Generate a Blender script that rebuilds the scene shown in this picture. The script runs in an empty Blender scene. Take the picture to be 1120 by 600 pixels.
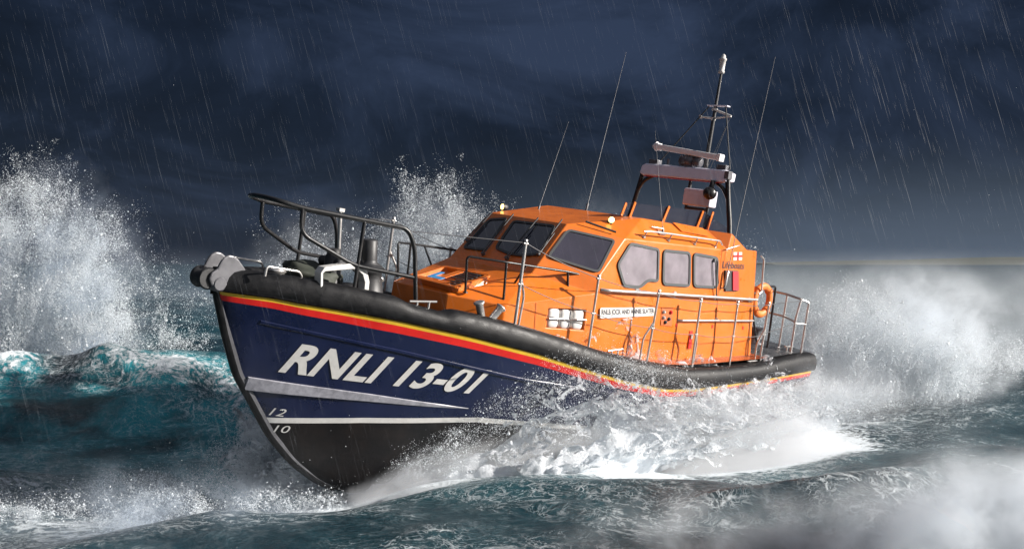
import bpy, bmesh, math, random
import numpy as np
from mathutils import Matrix, Vector, noise as mnoise
random.seed(7); RNG = np.random.default_rng(11)
scene = bpy.context.scene
C = scene.collection
PI = math.pi

# ------------------------------------------------------------------ frames
R = Matrix(((-0.69809878, 0.70142929, 0.14371863),
            (-0.71292657, -0.69953652, -0.04882986),
            (0.06628574, -0.13654889, 0.98841317)))           # boat axes (bow, port, up) in the world: pitched up, heeled to port
T = Vector((5.05878403, 23.03960471, 1.8892997))
BM = Matrix.Translation(T) @ R.to_4x4()
BMn = np.array(R); Tn = np.array(T)
def W(p): return BMn @ np.array(p, float) + Tn

# ------------------------------------------------------------------ materials
def mat(name, col, rough=.5, metal=0., spec=.5, bump=0., bscale=40., vary=0., vscale=3., coat=0., dark=None, rvar=0.):
    m = bpy.data.materials.new(name); m.use_nodes = True
    nt = m.node_tree; b = nt.nodes['Principled BSDF']
    b.inputs['Base Color'].default_value = (*col, 1)
    b.inputs['Roughness'].default_value = rough; b.inputs['Metallic'].default_value = metal
    b.inputs['Specular IOR Level'].default_value = spec
    b.inputs['Coat Weight'].default_value = coat; b.inputs['Coat Roughness'].default_value = .12
    tc = nt.nodes.new('ShaderNodeTexCoord')
    if vary:
        n = nt.nodes.new('ShaderNodeTexNoise'); n.inputs['Scale'].default_value = vscale; n.inputs['Detail'].default_value = 8; n.inputs['Roughness'].default_value = .65
        nt.links.new(tc.outputs['Object'], n.inputs['Vector'])
        r = nt.nodes.new('ShaderNodeValToRGB'); e = r.color_ramp.elements
        d = dark or tuple(c * (1 - vary) for c in col)
        e[0].position = .32; e[0].color = (*d, 1); e[1].position = .62; e[1].color = (*col, 1)
        nt.links.new(n.outputs['Fac'], r.inputs['Fac']); nt.links.new(r.outputs['Color'], b.inputs['Base Color'])
        if rvar:
            mr = nt.nodes.new('ShaderNodeMapRange'); mr.inputs['From Min'].default_value = .3; mr.inputs['From Max'].default_value = .7
            mr.inputs['To Min'].default_value = max(.03, rough - rvar); mr.inputs['To Max'].default_value = min(1, rough + rvar)
            nt.links.new(n.outputs['Fac'], mr.inputs['Value']); nt.links.new(mr.outputs[0], b.inputs['Roughness'])
    if bump:
        n2 = nt.nodes.new('ShaderNodeTexNoise'); n2.inputs['Scale'].default_value = bscale; n2.inputs['Detail'].default_value = 4
        nt.links.new(tc.outputs['Object'], n2.inputs['Vector'])
        bp = nt.nodes.new('ShaderNodeBump'); bp.inputs['Strength'].default_value = bump; bp.inputs['Distance'].default_value = .01
        nt.links.new(n2.outputs['Fac'], bp.inputs['Height']); nt.links.new(bp.outputs['Normal'], b.inputs['Normal'])
    return m

M = {}
M['orange'] = mat('orange_paint', (.66, .152, .010), .34, coat=.25, vary=.14, vscale=2.2, rvar=.1, bump=.04, bscale=6)
_m = M['orange']; _nt = _m.node_tree; _b = _nt.nodes['Principled BSDF']; _src = _b.inputs['Base Color'].links[0].from_socket
_tc = _nt.nodes.new('ShaderNodeTexCoord'); _mp = _nt.nodes.new('ShaderNodeMapping'); _mp.inputs['Scale'].default_value = (9, 9, .9); _nt.links.new(_tc.outputs['Object'], _mp.inputs['Vector'])
_n = _nt.nodes.new('ShaderNodeTexNoise'); _n.inputs['Scale'].default_value = 1.; _n.inputs['Detail'].default_value = 7; _n.inputs['Roughness'].default_value = .7; _nt.links.new(_mp.outputs[0], _n.inputs['Vector'])
_r = _nt.nodes.new('ShaderNodeMapRange'); _r.inputs['From Min'].default_value = .5; _r.inputs['From Max'].default_value = .8; _r.inputs['To Max'].default_value = .5; _nt.links.new(_n.outputs['Fac'], _r.inputs['Value'])
_x = _nt.nodes.new('ShaderNodeMix'); _x.data_type = 'RGBA'; _x.inputs[7].default_value = (.46, .16, .05, 1); _nt.links.new(_r.outputs[0], _x.inputs[0]); _nt.links.new(_src, _x.inputs[6]); _nt.links.new(_x.outputs[2], _b.inputs['Base Color'])
M['orange_dark'] = mat('orange_trim', (.5, .1, .01), .5)
M['navy'] = mat('navy_paint', (.006, .011, .046), .32, coat=.25, vary=.3, vscale=1.6, rvar=.12, bump=.05, bscale=3)
M['bottom'] = mat('antifouling', (.005, .005, .006), .42, spec=.25, vary=.5, vscale=2.5, dark=(.014, .011, .010), rvar=.12, bump=.12, bscale=12)
M['yellow'] = mat('yellow_stripe', (.66, .42, .03), .4, vary=.2, vscale=5)
M['red'] = mat('red_stripe', (.62, .016, .012), .4, vary=.15, vscale=5)
M['white'] = mat('white_paint', (.58, .57, .55), .45, vary=.14, vscale=9)
M['rubber'] = mat('fender_rubber', (.008, .008, .009), .48, spec=.3, bump=.35, bscale=70, vary=.45, vscale=7, rvar=.16)
M['black'] = mat('black_tube', (.014, .014, .015), .38, vary=.3, vscale=20, rvar=.1)
M['dark'] = mat('dark_metal', (.03, .03, .032), .5, vary=.3, vscale=8)
M['steel'] = mat('stainless_steel', (.62, .6, .58), .32, metal=.75, vary=.2, vscale=12)
M['wire'] = mat('guard_wire', (.11, .11, .115), .5, metal=.5)
M['grey'] = mat('grey_casting', (.13, .13, .142), .42, metal=.25, vary=.35, vscale=6)
M['deck'] = mat('grey_deck', (.07, .075, .08), .28, bump=.4, bscale=70, vary=.3, vscale=3, rvar=.15)
M['walk'] = mat('orange_side_deck', (.38, .085, .02), .25, bump=.4, bscale=70, vary=.35, vscale=3, rvar=.1)
M['seal'] = mat('window_seal', (.045, .05, .052), .55)
M['sign'] = mat('sign_white', (.6, .58, .54), .5)
M['ink'] = mat('dark_lettering', (.02, .018, .03), .5)
M['purple'] = mat('radar_pod', (.72, .70, .80), .45, vary=.1, vscale=6)
M['tarp'] = mat('green_tarp', (.035, .04, .03), .7, bump=.5, bscale=10, vary=.3)
M['canister'] = mat('white_canister', (.64, .63, .61), .4, vary=.1, vscale=6)
M['blue'] = mat('blue_label', (.06, .3, .62), .5)
M['buoy'] = mat('buoy_orange', (.75, .2, .03), .55, vary=.2, vscale=8)
M['rail_sheen'] = mat('spray_rail_sheen', (.32, .32, .36), .35, vary=.45, vscale=9)  # pale grey-blue paints the reflected sky sheen into the spray rail's colour

def glass(name, col, rough=.06):
    m = bpy.data.materials.new(name); m.use_nodes = True; b = m.node_tree.nodes['Principled BSDF']
    b.inputs['Base Color'].default_value = (*col, 1); b.inputs['Roughness'].default_value = rough
    b.inputs['Specular IOR Level'].default_value = .9; b.inputs['Coat Weight'].default_value = .6; b.inputs['Coat Roughness'].default_value = .03
    nt = m.node_tree; tc = nt.nodes.new('ShaderNodeTexCoord'); n = nt.nodes.new('ShaderNodeTexNoise'); n.inputs['Scale'].default_value = 2.5; n.inputs['Detail'].default_value = 5
    nt.links.new(tc.outputs['Object'], n.inputs['Vector'])
    r = nt.nodes.new('ShaderNodeValToRGB'); r.color_ramp.elements[0].position = .3; r.color_ramp.elements[1].position = .75
    r.color_ramp.elements[0].color = (*[c * .7 for c in col], 1); r.color_ramp.elements[1].color = (*[min(1, c * 1.25) for c in col], 1)
    nt.links.new(n.outputs['Fac'], r.inputs['Fac']); nt.links.new(r.outputs['Color'], b.inputs['Base Color'])
    return m
M['glass_dark'] = glass('dark_glass', (.010, .013, .028))
M['glass_mid'] = glass('smoky_glass', (.03, .026, .04))
M['glass_side'] = glass('side_glass', (.25, .22, .245), .1)
m = bpy.data.materials.new('smoked_screen'); m.use_nodes = True; b = m.node_tree.nodes['Principled BSDF']
b.inputs['Base Color'].default_value = (.02, .024, .04, 1); b.inputs['Alpha'].default_value = .78; b.inputs['Roughness'].default_value = .2; M['screen'] = m
m = bpy.data.materials.new('lit_lens'); m.use_nodes = True; b = m.node_tree.nodes['Principled BSDF']
b.inputs['Emission Color'].default_value = (1, .70, .18, 1); b.inputs['Emission Strength'].default_value = 2.6; M['lens'] = m

# ------------------------------------------------------------------ mesh helpers
class MB:
    def __init__(s): s.v = []; s.f = []; s.m = []; s.sm = []
    def add(s, vs, fs, mi=0, smooth=False):
        o = len(s.v); s.v += [tuple(map(float, p)) for p in vs]
        for f in fs: s.f.append([o + i for i in f]); s.m.append(mi); s.sm.append(smooth)
        return s
    def box(s, c, size, ax=None, mi=0):
        c = np.array(c, float); A = np.eye(3) if ax is None else np.array(ax, float); h = np.array(size) / 2
        vs = [c + A[0] * sx * h[0] + A[1] * sy * h[1] + A[2] * sz * h[2] for sx in (-1, 1) for sy in (-1, 1) for sz in (-1, 1)]
        return s.add(vs, [(0, 1, 3, 2), (4, 6, 7, 5), (0, 4, 5, 1), (2, 3, 7, 6), (0, 2, 6, 4), (1, 5, 7, 3)], mi)
    def tube(s, pts, r, n=10, fillet=0., mi=0, caps=True):
        P = [np.array(p, float) for p in pts]
        if fillet:
            Q = [P[0]]
            for a, b, c in zip(P, P[1:], P[2:]):
                d1 = a - b; d2 = c - b; l1 = np.linalg.norm(d1); l2 = np.linalg.norm(d2)
                k = min(fillet, l1 * .48, l2 * .48); p0 = b + d1 / l1 * k; p2 = b + d2 / l2 * k
                for t in np.linspace(0, 1, 7): Q.append((1 - t) ** 2 * p0 + 2 * t * (1 - t) * b + t * t * p2)
            Q.append(P[-1]); P = Q
        rr = r if hasattr(r, '__len__') else [r] * len(P)
        if len(rr) != len(P): rr = np.interp(np.linspace(0, 1, len(P)), np.linspace(0, 1, len(rr)), rr)
        t0 = P[1] - P[0]; t0 /= np.linalg.norm(t0)
        u = np.cross(t0, [0, 0, 1.]) if abs(t0[2]) < .9 else np.cross(t0, [1., 0, 0]); u /= np.linalg.norm(u)
        vs = []
        for i, p in enumerate(P):
            t = (P[min(i + 1, len(P) - 1)] - P[max(i - 1, 0)]); t /= np.linalg.norm(t) + 1e-12
            u = u - t * (u @ t); u /= np.linalg.norm(u); w = np.cross(t, u)
            for k in range(n): a = 2 * PI * k / n; vs.append(p + rr[i] * (u * math.cos(a) + w * math.sin(a)))
        L = len(P)
        fs = [(i * n + k, i * n + (k + 1) % n, (i + 1) * n + (k + 1) % n, (i + 1) * n + k) for i in range(L - 1) for k in range(n)]
        s.add(vs, fs, mi, True)
        if caps: s.add(vs[:n], [tuple(range(n))[::-1]], mi); s.add(vs[-n:], [tuple(range(n))], mi)
        return s
    def lathe(s, base, axis, prof, n=20, mi=0):
        base = np.array(base, float); a = np.array(axis, float); a /= np.linalg.norm(a)
        return s.tube_prof([base + a * h for h, r in prof], [r for h, r in prof], a, n, mi)
    def tube_prof(s, P, rr, a, n, mi):
        u = np.cross(a, [0, 0, 1.]) if abs(a[2]) < .9 else np.cross(a, [1., 0, 0]); u /= np.linalg.norm(u); w = np.cross(a, u); vs = []
        for p, r in zip(P, rr):
            for k in range(n): t = 2 * PI * k / n; vs.append(p + r * (u * math.cos(t) + w * math.sin(t)))
        fs = [(i * n + k, i * n + (k + 1) % n, (i + 1) * n + (k + 1) % n, (i + 1) * n + k) for i in range(len(P) - 1) for k in range(n)]
        s.add(vs, fs, mi, True); s.add(vs[:n], [tuple(range(n))[::-1]], mi); s.add(vs[-n:], [tuple(range(n))], mi); return s
    def prism(s, poly, ext, mi=0):
        n = len(poly); P = [np.array(p, float) for p in poly]; e = np.array(ext, float)
        vs = P + [p + e for p in P]
        return s.add(vs, [tuple(range(n))[::-1], tuple(range(n, 2 * n))] + [(i, (i + 1) % n, n + (i + 1) % n, n + i) for i in range(n)], mi)
    def build(s, name, mats, parent=None, bevel=0., smooth_angle=None, matrix=None):
        me = bpy.data.meshes.new(name); me.from_pydata(s.v, [], s.f)
        for x in (mats if isinstance(mats, (list, tuple)) else [mats]): me.materials.append(M[x] if isinstance(x, str) else x)
        me.polygons.foreach_set('material_index', s.m); me.polygons.foreach_set('use_smooth', s.sm)
        bm = bmesh.new(); bm.from_mesh(me); bmesh.ops.recalc_face_normals(bm, faces=bm.faces); bm.to_mesh(me); bm.free()
        me.update()
        o = bpy.data.objects.new(name, me); C.objects.link(o)
        if parent is not None: o.parent = parent
        if matrix is not None: o.matrix_local = matrix
        if bevel:
            b = o.modifiers.new('b', 'BEVEL'); b.width = bevel; b.segments = 2; b.limit_method = 'ANGLE'; b.angle_limit = math.radians(25); b.harden_normals = False
        return o
def tag(o, label, cat=None, group=None, kind=None):
    if label: o['label'] = label
    if cat: o['category'] = cat
    if group: o['group'] = group
    if kind: o['kind'] = kind
    return o
def rnd_poly(P, r, k=5):
    """polygon with rounded corners"""
    P = [np.array(p, float) for p in P]; out = []
    for i in range(len(P)):
        a, b, c = P[i - 1], P[i], P[(i + 1) % len(P)]; d1 = a - b; d2 = c - b; l1 = np.linalg.norm(d1); l2 = np.linalg.norm(d2)
        q = min(r, l1 * .45, l2 * .45); p0 = b + d1 / l1 * q; p2 = b + d2 / l2 * q
        for t in np.linspace(0, 1, k): out.append((1 - t) ** 2 * p0 + 2 * t * (1 - t) * b + t * t * p2)
    return out
def inset_poly(P, d, n):
    P = [np.array(p, float) for p in P]; out = []; n = np.array(n, float)
    c = sum(P) / len(P)
    for i in range(len(P)):
        t = P[(i + 1) % len(P)] - P[i - 1]; t /= np.linalg.norm(t); w = np.cross(n, t)
        if w @ (c - P[i]) < 0: w = -w
        out.append(P[i] + w * d)
    return out

boat = bpy.data.objects.new('lifeboat', None); C.objects.link(boat); boat.matrix_world = BM
tag(boat, 'orange and navy lifeboat numbered 13-01 driving through a storm wave with its bow lifted', 'lifeboat')

# ------------------------------------------------------------------ hull
bx = [-.3, 0, 2, 4, 6, 7.3, 8.9, 10, 11, 12, 12.6, 13.0, 13.1]; by = [1.9, 1.93, 2.08, 2.13, 2.08, 1.98, 1.72, 1.45, 1.1, .66, .36, .12, .06]
kx = [0, 8, 9.5, 10.26, 10.567, 10.991, 11.484, 11.934, 12.342, 12.581, 12.837, 13.059]; kz = [-2.3, -2.5, -2.56, -2.566, -2.493, -2.306, -1.981, -1.546, -.987, -.672, -.099, .508]
zbx = [0, .36, 3.4, 4.6, 5.4, 6.5, 7.7, 8.4, 9.5, 9.9, 10.85, 11.55, 12.07, 12.4, 13.1]; zbz = [-.31, -.33, -.50, -.565, -.555, -.40, -.167, -.02, .165, .225, .345, .405, .44, .475, .49]
ztx = [0, .59, 2.5, 3.6, 4.8, 6, 7.14, 7.87, 8.47, 9.02, 9.6, 9.85, 9.97, 10.12, 10.3, 10.65, 10.82, 11.15, 11.6, 12, 12.5, 13.1]; ztz = [.05, .04, -.13, -.18, -.2, -.08, .08, .235, .35, .445, .525, .555, .56, .51, .54, .6, .67, .71, .755, .79, .805, .80]
def smooth_tab(x, y):
    xs = np.linspace(x[0], x[-1], 400); ys = np.interp(xs, x, y); k = np.exp(-np.linspace(-2, 2, 13) ** 2); k /= k.sum()
    yp = np.pad(ys, 6, mode='reflect', reflect_type='odd'); return xs, np.convolve(yp, k, 'valid')
_b = smooth_tab(bx, by); _k = smooth_tab(kx, kz); _zb = smooth_tab(zbx, zbz)
def bb(x): return np.interp(x, *_b)
def zk(x): return np.interp(x, *_k)
def zB(x): return np.interp(x, *_zb)
def zT(x): return np.interp(x, ztx, ztz)
def yh(x, z):
    t = np.clip((z - zk(x)) / (zB(x) - zk(x)), 0, 1); return bb(x) * t ** np.interp(x, [0, 5, 9, 11, 12.5], [.3, .35, .5, .7, .85])
def redz(x): return zB(x) - np.interp(x, [0, 3, 6, 9.9, 11, 13], [.115, .13, .15, .172, .175, .118])
def yelz(x): return zB(x) - (zB(x) - redz(x)) * .37
def bootz(x): return np.interp(x, [0, 6.4, 9, 10.8, 12.2], [-.90, -1.33, -1.15, -1.222, -1.325])
NX = 130
XS = np.concatenate([np.linspace(0, 9, 60), np.linspace(9.08, 13.05, 70)])
def rows(x):
    r, ye, bz, k = redz(x), yelz(x), bootz(x), zk(x); top = zB(x)
    bt = max(bz + .042, k); bl = max(bz - .042, k)
    r = max(r, k); ye = max(ye, k)
    z = [top, ye, r] + [r + (bt - r) * t for t in (.12, .25, .4, .55, .7, .85)] + [bt, bl] + [bl + (k - bl) * t for t in (.2, .4, .6, .8, .9, .96, 1)]
    return z
RM = [0, 1] + [2] * 7 + [3] + [4] * 7
hb = MB()
G = []
for x in XS:
    zz = rows(x); G.append([(x, float(yh(x, z)), z) for z in zz])
nr = len(G[0])
vs = [p for col in G for p in col]; vp = vs + [(x, -y, z) for x, y, z in vs]; off = len(vs)
for i in range(len(XS) - 1):
    for j in range(nr - 1):
        a, b_, c, d = i * nr + j, (i + 1) * nr + j, (i + 1) * nr + j + 1, i * nr + j + 1
        hb.f.append([a, b_, c, d]); hb.m.append(RM[j]); hb.sm.append(True)
        hb.f.append([off + a, off + d, off + c, off + b_]); hb.m.append(RM[j]); hb.sm.append(True)
hb.v = vp
for j in range(nr - 1):
    hb.f.append([j, j + 1, off + j + 1, off + j]); hb.m.append(RM[j]); hb.sm.append(False)
hull = hb.build('hull', ['yellow', 'red', 'navy', 'white', 'bottom'], boat)
tag(hull, 'navy hull with yellow and red stripe above a white waterline and dark underside')

# stem band
def along_stem(n=60):
    zs = np.linspace(.55, -2.45, n); xk = np.interp(zs, np.array(kz)[::-1][:9], np.array(kx)[::-1][:9]) if False else None
    xs = np.interp(zs, [-2.493, -2.306, -1.981, -1.546, -.987, -.672, -.099, .508, .56], [10.567, 10.991, 11.484, 11.934, 12.342, 12.581, 12.837, 13.059, 13.075])
    k = np.exp(-np.linspace(-2, 2, 9) ** 2); k /= k.sum(); xs = np.convolve(np.pad(xs, 4, mode='reflect', reflect_type='odd'), k, 'valid')
    return [np.array((x, 0, z)) for x, z in zip(xs, zs)]
sp = along_stem(); sb = MB(); ring = []
for i, p in enumerate(sp):
    t = sp[min(i + 1, len(sp) - 1)] - sp[max(i - 1, 0)]; t /= np.linalg.norm(t); n_ = np.array((t[2], 0, -t[0])); n_ = n_ if n_[0] > 0 else -n_
    for du, dy in ((-.075, .075), (-.03, .062), (.03, .045), (.045, 0), (.03, -.045), (-.03, -.062), (-.075, -.075)): ring.append(p + n_ * du + np.array((0, dy, 0)))
k = 7
sb.add(ring, [(i * k + j, i * k + j + 1, (i + 1) * k + j + 1, (i + 1) * k + j) for i in range(len(sp) - 1) for j in range(1, k - 2)], 0, True)
sb.add(ring, [(i * k + j, i * k + j + 1, (i + 1) * k + j + 1, (i + 1) * k + j) for i in range(len(sp) - 1) for j in (0, k - 2)], 1, True)
sb.build('stem_band', ['rubber', 'grey'], boat)

# spray rail (tapering chine strip) and upper knuckle line, both sides
def side_strip(name, f, mats, w0):
    for s in (1, -1):
        m_ = MB(); st = []
        for x, zt, zb, o in f:
            yt, yb = float(yh(x, zt)), float(yh(x, zb))
            st += [(x, s * (yt + .004), zt), (x, s * (yt + o), zt - .012), (x, s * (yb + o * 1.3), zb), (x, s * (yb - .01), zb - .015)]
        n = len(f); m_.add(st, [(i * 4 + j, (i + 1) * 4 + j, (i + 1) * 4 + j + 1, i * 4 + j + 1) for i in range(n - 1) for j in range(3)], 0, False)
        m_.add(st, [(0, 1, 2, 3), (4 * n - 4, 4 * n - 1, 4 * n - 2, 4 * n - 3)], 0)
        m_.build(name, mats, boat)
f = []
for t in np.linspace(0, 1, 26):
    x = 12.44 + (9.26 - 12.44) * t; zt = np.interp(t, [0, .5, 1], [-.672, -.79, -.95]); f.append((x, zt, zt - .19 * (1 - t) ** .8 - .006, .03 * (1 - t) + .006))
side_strip('spray_rail', f, 'rail_sheen', 0)
f = []
for t in np.linspace(0, 1, 26):
    x = 12.5 + (6.5 - 12.5) * t; zt = np.interp(x, [6.5, 8.5, 10.65, 12.5], [-.62, -.42, -.08, .16]); f.append((x, zt, zt - .045, .012 + .01 * math.sin(PI * t)))
side_strip('knuckle_strip', f, 'navy', 0)

# black rubber fender belt and bulwark
for s in (1, -1):
    fm = MB(); st = []
    XF = np.concatenate([np.linspace(-.06, 9, 70), np.linspace(9.05, 13.12, 84)])
    nf = 11
    for x in XF:
        b_ = float(bb(x)) ; zb = float(zB(x)); zt = float(zT(x)); h = zt - zb; th = min(.26, b_ * .8 + .02); bow = np.interp(x, [8, 10.5], [0, 1])
        prof = [(-.05, zb + .004), (.035, zb + .02), (.06, zb + .18 * h), (.066, zb + .42 * h), (.05, zb + .68 * h), (.012, zb + .9 * h), (-.05, zt), (-.6 * th, zt + .012), (-th, zt - .01), (-th - .03, zt - .07), (-th - .03, zt - .36)]
        st += [(x, s * max(b_ + dy, -.0 if b_ < .3 else .0), z) for dy, z in prof]
    n = len(XF)
    fm.add(st, [(i * nf + j, (i + 1) * nf + j, (i + 1) * nf + j + 1, i * nf + j + 1) for i in range(n - 1) for j in range(nf - 1)], 0, True)
    fm.add(st, [tuple(range(nf)), tuple(range((n - 1) * nf, n * nf))], 0)
    fm.build('fender_belt', 'rubber', boat)

# deck (grey) with the orange side walk beside the wheelhouse
def zd(x): return float(np.interp(x, [0, .6, 2.2, 4.8, 6, 7.2, 8.5, 9.6, 10.6, 12.9], [.07, .06, -.04, -.15, -.12, .02, .25, .38, .42, .5]))
dm = MB(); XD = np.linspace(0, 12.9, 80); st = []; nd = 13
for x in XD:
    w = max(float(bb(x)) - .03 - np.interp(x, [0, 9, 12.9], [.1, .1, .05]), .04)
    for j in range(nd): y = w * (1 - 2 * j / (nd - 1)); st.append((x, y, zd(x) + .06 * (1 - (y / w) ** 2)))
dm.add(st, [(i * nd + j, (i + 1) * nd + j, (i + 1) * nd + j + 1, i * nd + j + 1) for i in range(len(XD) - 1) for j in range(nd - 1)], 0, True)
for k_, (i, j) in enumerate([(i, j) for i in range(len(XD) - 1) for j in range(nd - 1)]):
    if 1.95 < XD[i] < 7.2: dm.m[k_] = 1
dm.build('deck', ['deck', 'walk'], boat)
tm = MB(); w_ = 1.9
tm.prism([(-.02, 1.88, -.2), (-.02, 1.88, .05), (-.02, -1.88, .05), (-.02, -1.88, -.2)], (-.05, 0, 0)); tm.build('transom_fender', 'rubber', boat)

# ------------------------------------------------------------------ lettering
def text_mesh(txt, bold=0.0, shear=0.0, spacing=1.0):
    cu = bpy.data.curves.new('t', 'FONT'); cu.body = txt; cu.size = 1; cu.offset = bold; cu.shear = shear; cu.space_character = spacing; cu.resolution_u = 6
    o = bpy.data.objects.new('t', cu); C.objects.link(o); bpy.context.view_layer.update()
    me = bpy.data.meshes.new_from_object(o.evaluated_get(bpy.context.evaluated_depsgraph_get()))
    bpy.data.objects.remove(o); bpy.data.curves.remove(cu)
    return me
def lettering(name, txt, mp, m_, parent, bold=0., shear=0., spacing=1., cuts=0, thick=0., box=None):
    """mp(u, v) maps the unit text box onto a surface"""
    me = text_mesh(txt, bold, shear, spacing); bm = bmesh.new(); bm.from_mesh(me)
    co = np.array([v.co[:2] for v in bm.verts]); lo, hi = co.min(0), co.max(0)
    for i in range(1, cuts):
        x = lo[0] + (hi[0] - lo[0]) * i / cuts
        bmesh.ops.bisect_plane(bm, geom=bm.verts[:] + bm.edges[:] + bm.faces[:], plane_co=(x, 0, 0), plane_no=(1, 0, 0))
    if cuts:
        for i in range(1, 4):
            y = lo[1] + (hi[1] - lo[1]) * i / 4
            bmesh.ops.bisect_plane(bm, geom=bm.verts[:] + bm.edges[:] + bm.faces[:], plane_co=(0, y, 0), plane_no=(0, 1, 0))
    for v in bm.verts: v.co = mp((v.co.x - lo[0]) / (hi[0] - lo[0]), (v.co.y - lo[1]) / (hi[1] - lo[1]))
    bm.to_mesh(me); bm.free(); me.materials.clear(); me.materials.append(M[m_]); me.name = name
    for p in me.polygons: p.material_index = 0
    o = bpy.data.objects.new(name, me); C.objects.link(o); o.parent = parent
    return o
def hullmap(x0, z0, x1, z1, x2, z2, x3, z3, off=.012):
    """bl, br, tr, tl in (x, z)"""
    def f(u, v):
        x = (x0 * (1 - u) + x1 * u) * (1 - v) + (x3 * (1 - u) + x2 * u) * v
        z = (z0 * (1 - u) + z1 * u) * (1 - v) + (z3 * (1 - u) + z2 * u) * v
        return Vector((x, float(yh(x, z)) + off, z))
    return f
lettering('registration_lettering', 'RNLI 13-01', hullmap(12.116, -.568, 9.37, -.71, 9.147, -.306, 11.93, -.118), 'white', hull, bold=.028, shear=0., spacing=1.03, cuts=40)
lettering('draught_mark', '12', hullmap(12.04, -1.225, 11.86, -1.235, 11.82, -1.12, 12.0, -1.11), 'white', hull, cuts=3)
lettering('draught_mark', '10', hullmap(11.90, -1.49, 11.72, -1.49, 11.70, -1.375, 11.88, -1.375), 'white', hull, cuts=3)

# ------------------------------------------------------------------ wheelhouse
def ys(x, z): return 1.70 - .075 * z - .0043 * (x - 2.25)
def SP(x, z, o=0.): return np.array((x, ys(x, z) + o, z))
FT = np.array((7.29, .93, 2.04)); SF = SP(6.445, 1.933); CB = SP(7.006, 1.296); FB = np.array((8.047, 1.001, 1.165))
RF = np.array((5.59, 1.16, 2.33)); P1 = np.array((3.573, 1.17, 2.307)); FN = SP(3.221, 2.299); FL = SP(3.312, 1.975); SA = SP(3.625, 1.972)
TF = np.array((9.5, .67, .71)); TM = np.array((8.84, 1.30, .66)); TA = np.array((7.101, 1.606, .974))
f0 = np.array((1, -1, 1))
BOT = -.4
def WP(x, z): return np.array((x, 1.30 + .306 * (8.84 - x) / 1.739, z))   # the trunk's side wall
wh = MB()
for s in (1, -1):
    m_ = np.array((1, s, 1))
    def add(*ps): wh.add([np.array(p) * m_ for p in ps], [tuple(range(len(ps)))], 0)
    add(SP(2.17, BOT), SP(2.17, 0), SP(2.283, 2.04), SP(2.641, 2.029), FN, FL, SA, SF, CB, TA, (7.101, 1.606, BOT))
    add(FT, FB, CB, SF)
    add(FT, SF, RF)
    add(RF, SF, SA, P1)
    add(P1, SA, FL); add(P1, FL, FN)
    add(FB, TF, TM); add(FB, TM, TA); add(FB, TA, CB)
    H_ = [WP(8.0, .672), WP(7.235, .70), WP(7.22, .362), WP(7.985, .362)]; HI = [p + np.array((-.0, -.26, 0)) for p in H_]
    c0, c1 = np.array((7.101, 1.606, BOT)), np.array((8.84, 1.30, 0))
    add(TM, TA, H_[1], H_[0]); add(TA, c0, H_[2], H_[1]); add(c0, c1, H_[3], H_[2]); add(c1, TM, H_[0], H_[3])
    for i in range(4): add(H_[i], H_[(i + 1) % 4], HI[(i + 1) % 4], HI[i])
    add(*HI)
    add(TF, (9.5, .67, 0), (8.84, 1.30, 0), TM)
wh.add([FT, FT * f0, FB * f0, FB], [(0, 1, 2, 3)]); wh.add([FT, RF, RF * f0, FT * f0], [(0, 1, 2, 3)])
wh.add([FB, FB * f0, TF * f0, TF], [(0, 1, 2, 3)]); wh.add([TF, TF * f0, (9.5, -.67, 0), (9.5, .67, 0)], [(0, 1, 2, 3)])
wh.add([RF, P1, P1 * f0, RF * f0], [(0, 1, 2, 3)])
q = (2.62, 1.17, 2.03); q2 = (2.62, -1.17, 2.03)
wh.add([P1, q, q2, P1 * f0], [(0, 1, 2, 3)])
a_, b_ = SP(2.17, BOT), SP(2.283, 2.04); wh.add([a_, b_, b_ * f0, a_ * f0], [(0, 1, 2, 3)])
wh.add([b_, SP(2.641, 2.029), SP(2.641, 2.029) * f0, b_ * f0], [(0, 1, 2, 3)])
wb = wh.build('wheelhouse', 'orange', boat)
me = wb.data; bm = bmesh.new(); bm.from_mesh(me); bmesh.ops.remove_doubles(bm, verts=bm.verts, dist=.002)
bmesh.ops.recalc_face_normals(bm, faces=bm.faces); bm.to_mesh(me); bm.free()
bv = wb.modifiers.new('b', 'BEVEL'); bv.width = .018; bv.segments = 3; bv.limit_method = 'ANGLE'; bv.angle_limit = math.radians(12)
tag(wb, 'bright orange wheelhouse and foredeck trunk')

def unit(v): v = np.array(v, float); return v / np.linalg.norm(v)
def nrm(a, b_, c): return unit(np.cross(np.array(b_) - a, np.array(c) - a))
SIDE_N = unit((.0043, 1, .075)); FRONT_N = unit((.875, 0, .757)); FRONT_N = FRONT_N if FRONT_N[0] > 0 else -FRONT_N
CORNER_N = np.array((.47456535, .74366472, .47090393))
def window(poly, n, r, gl, fw=.05, both=True, label=None):
    for s in ((1, -1) if both else (1,)):
        m_ = np.array((1, s, 1)); P = [np.array(p) * m_ for p in poly]; N = n * m_
        outer = rnd_poly(P, r); inner = inset_poly(outer, fw, N); k = len(outer)
        fr = MB(); A = [p + N * .003 for p in outer]; B = [p + N * .028 for p in outer]; D = [p + N * .028 for p in inner]; E_ = [p + N * .006 for p in inner]
        vs = A + B + D + E_
        fr.add(vs, [(l * k + i, l * k + (i + 1) % k, (l + 1) * k + (i + 1) % k, (l + 1) * k + i) for l in range(3) for i in range(k)])
        o = fr.build('window_frame', 'seal', boat)
        if label and s == 1: o['label'] = label
        pn = MB(); pn.add([p + N * .012 for p in inset_poly(outer, fw * .8, N)], [tuple(range(k))]); pn.build('pane', gl, o)
window([SP(6.632, 1.491), SP(6.32, 1.889), SP(5.491, 1.848), SP(5.425, 1.249), SP(5.712, 1.255), SP(5.931, 1.115), SP(6.393, 1.119)], SIDE_N, .09, 'glass_side', label='angular side window')
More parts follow.
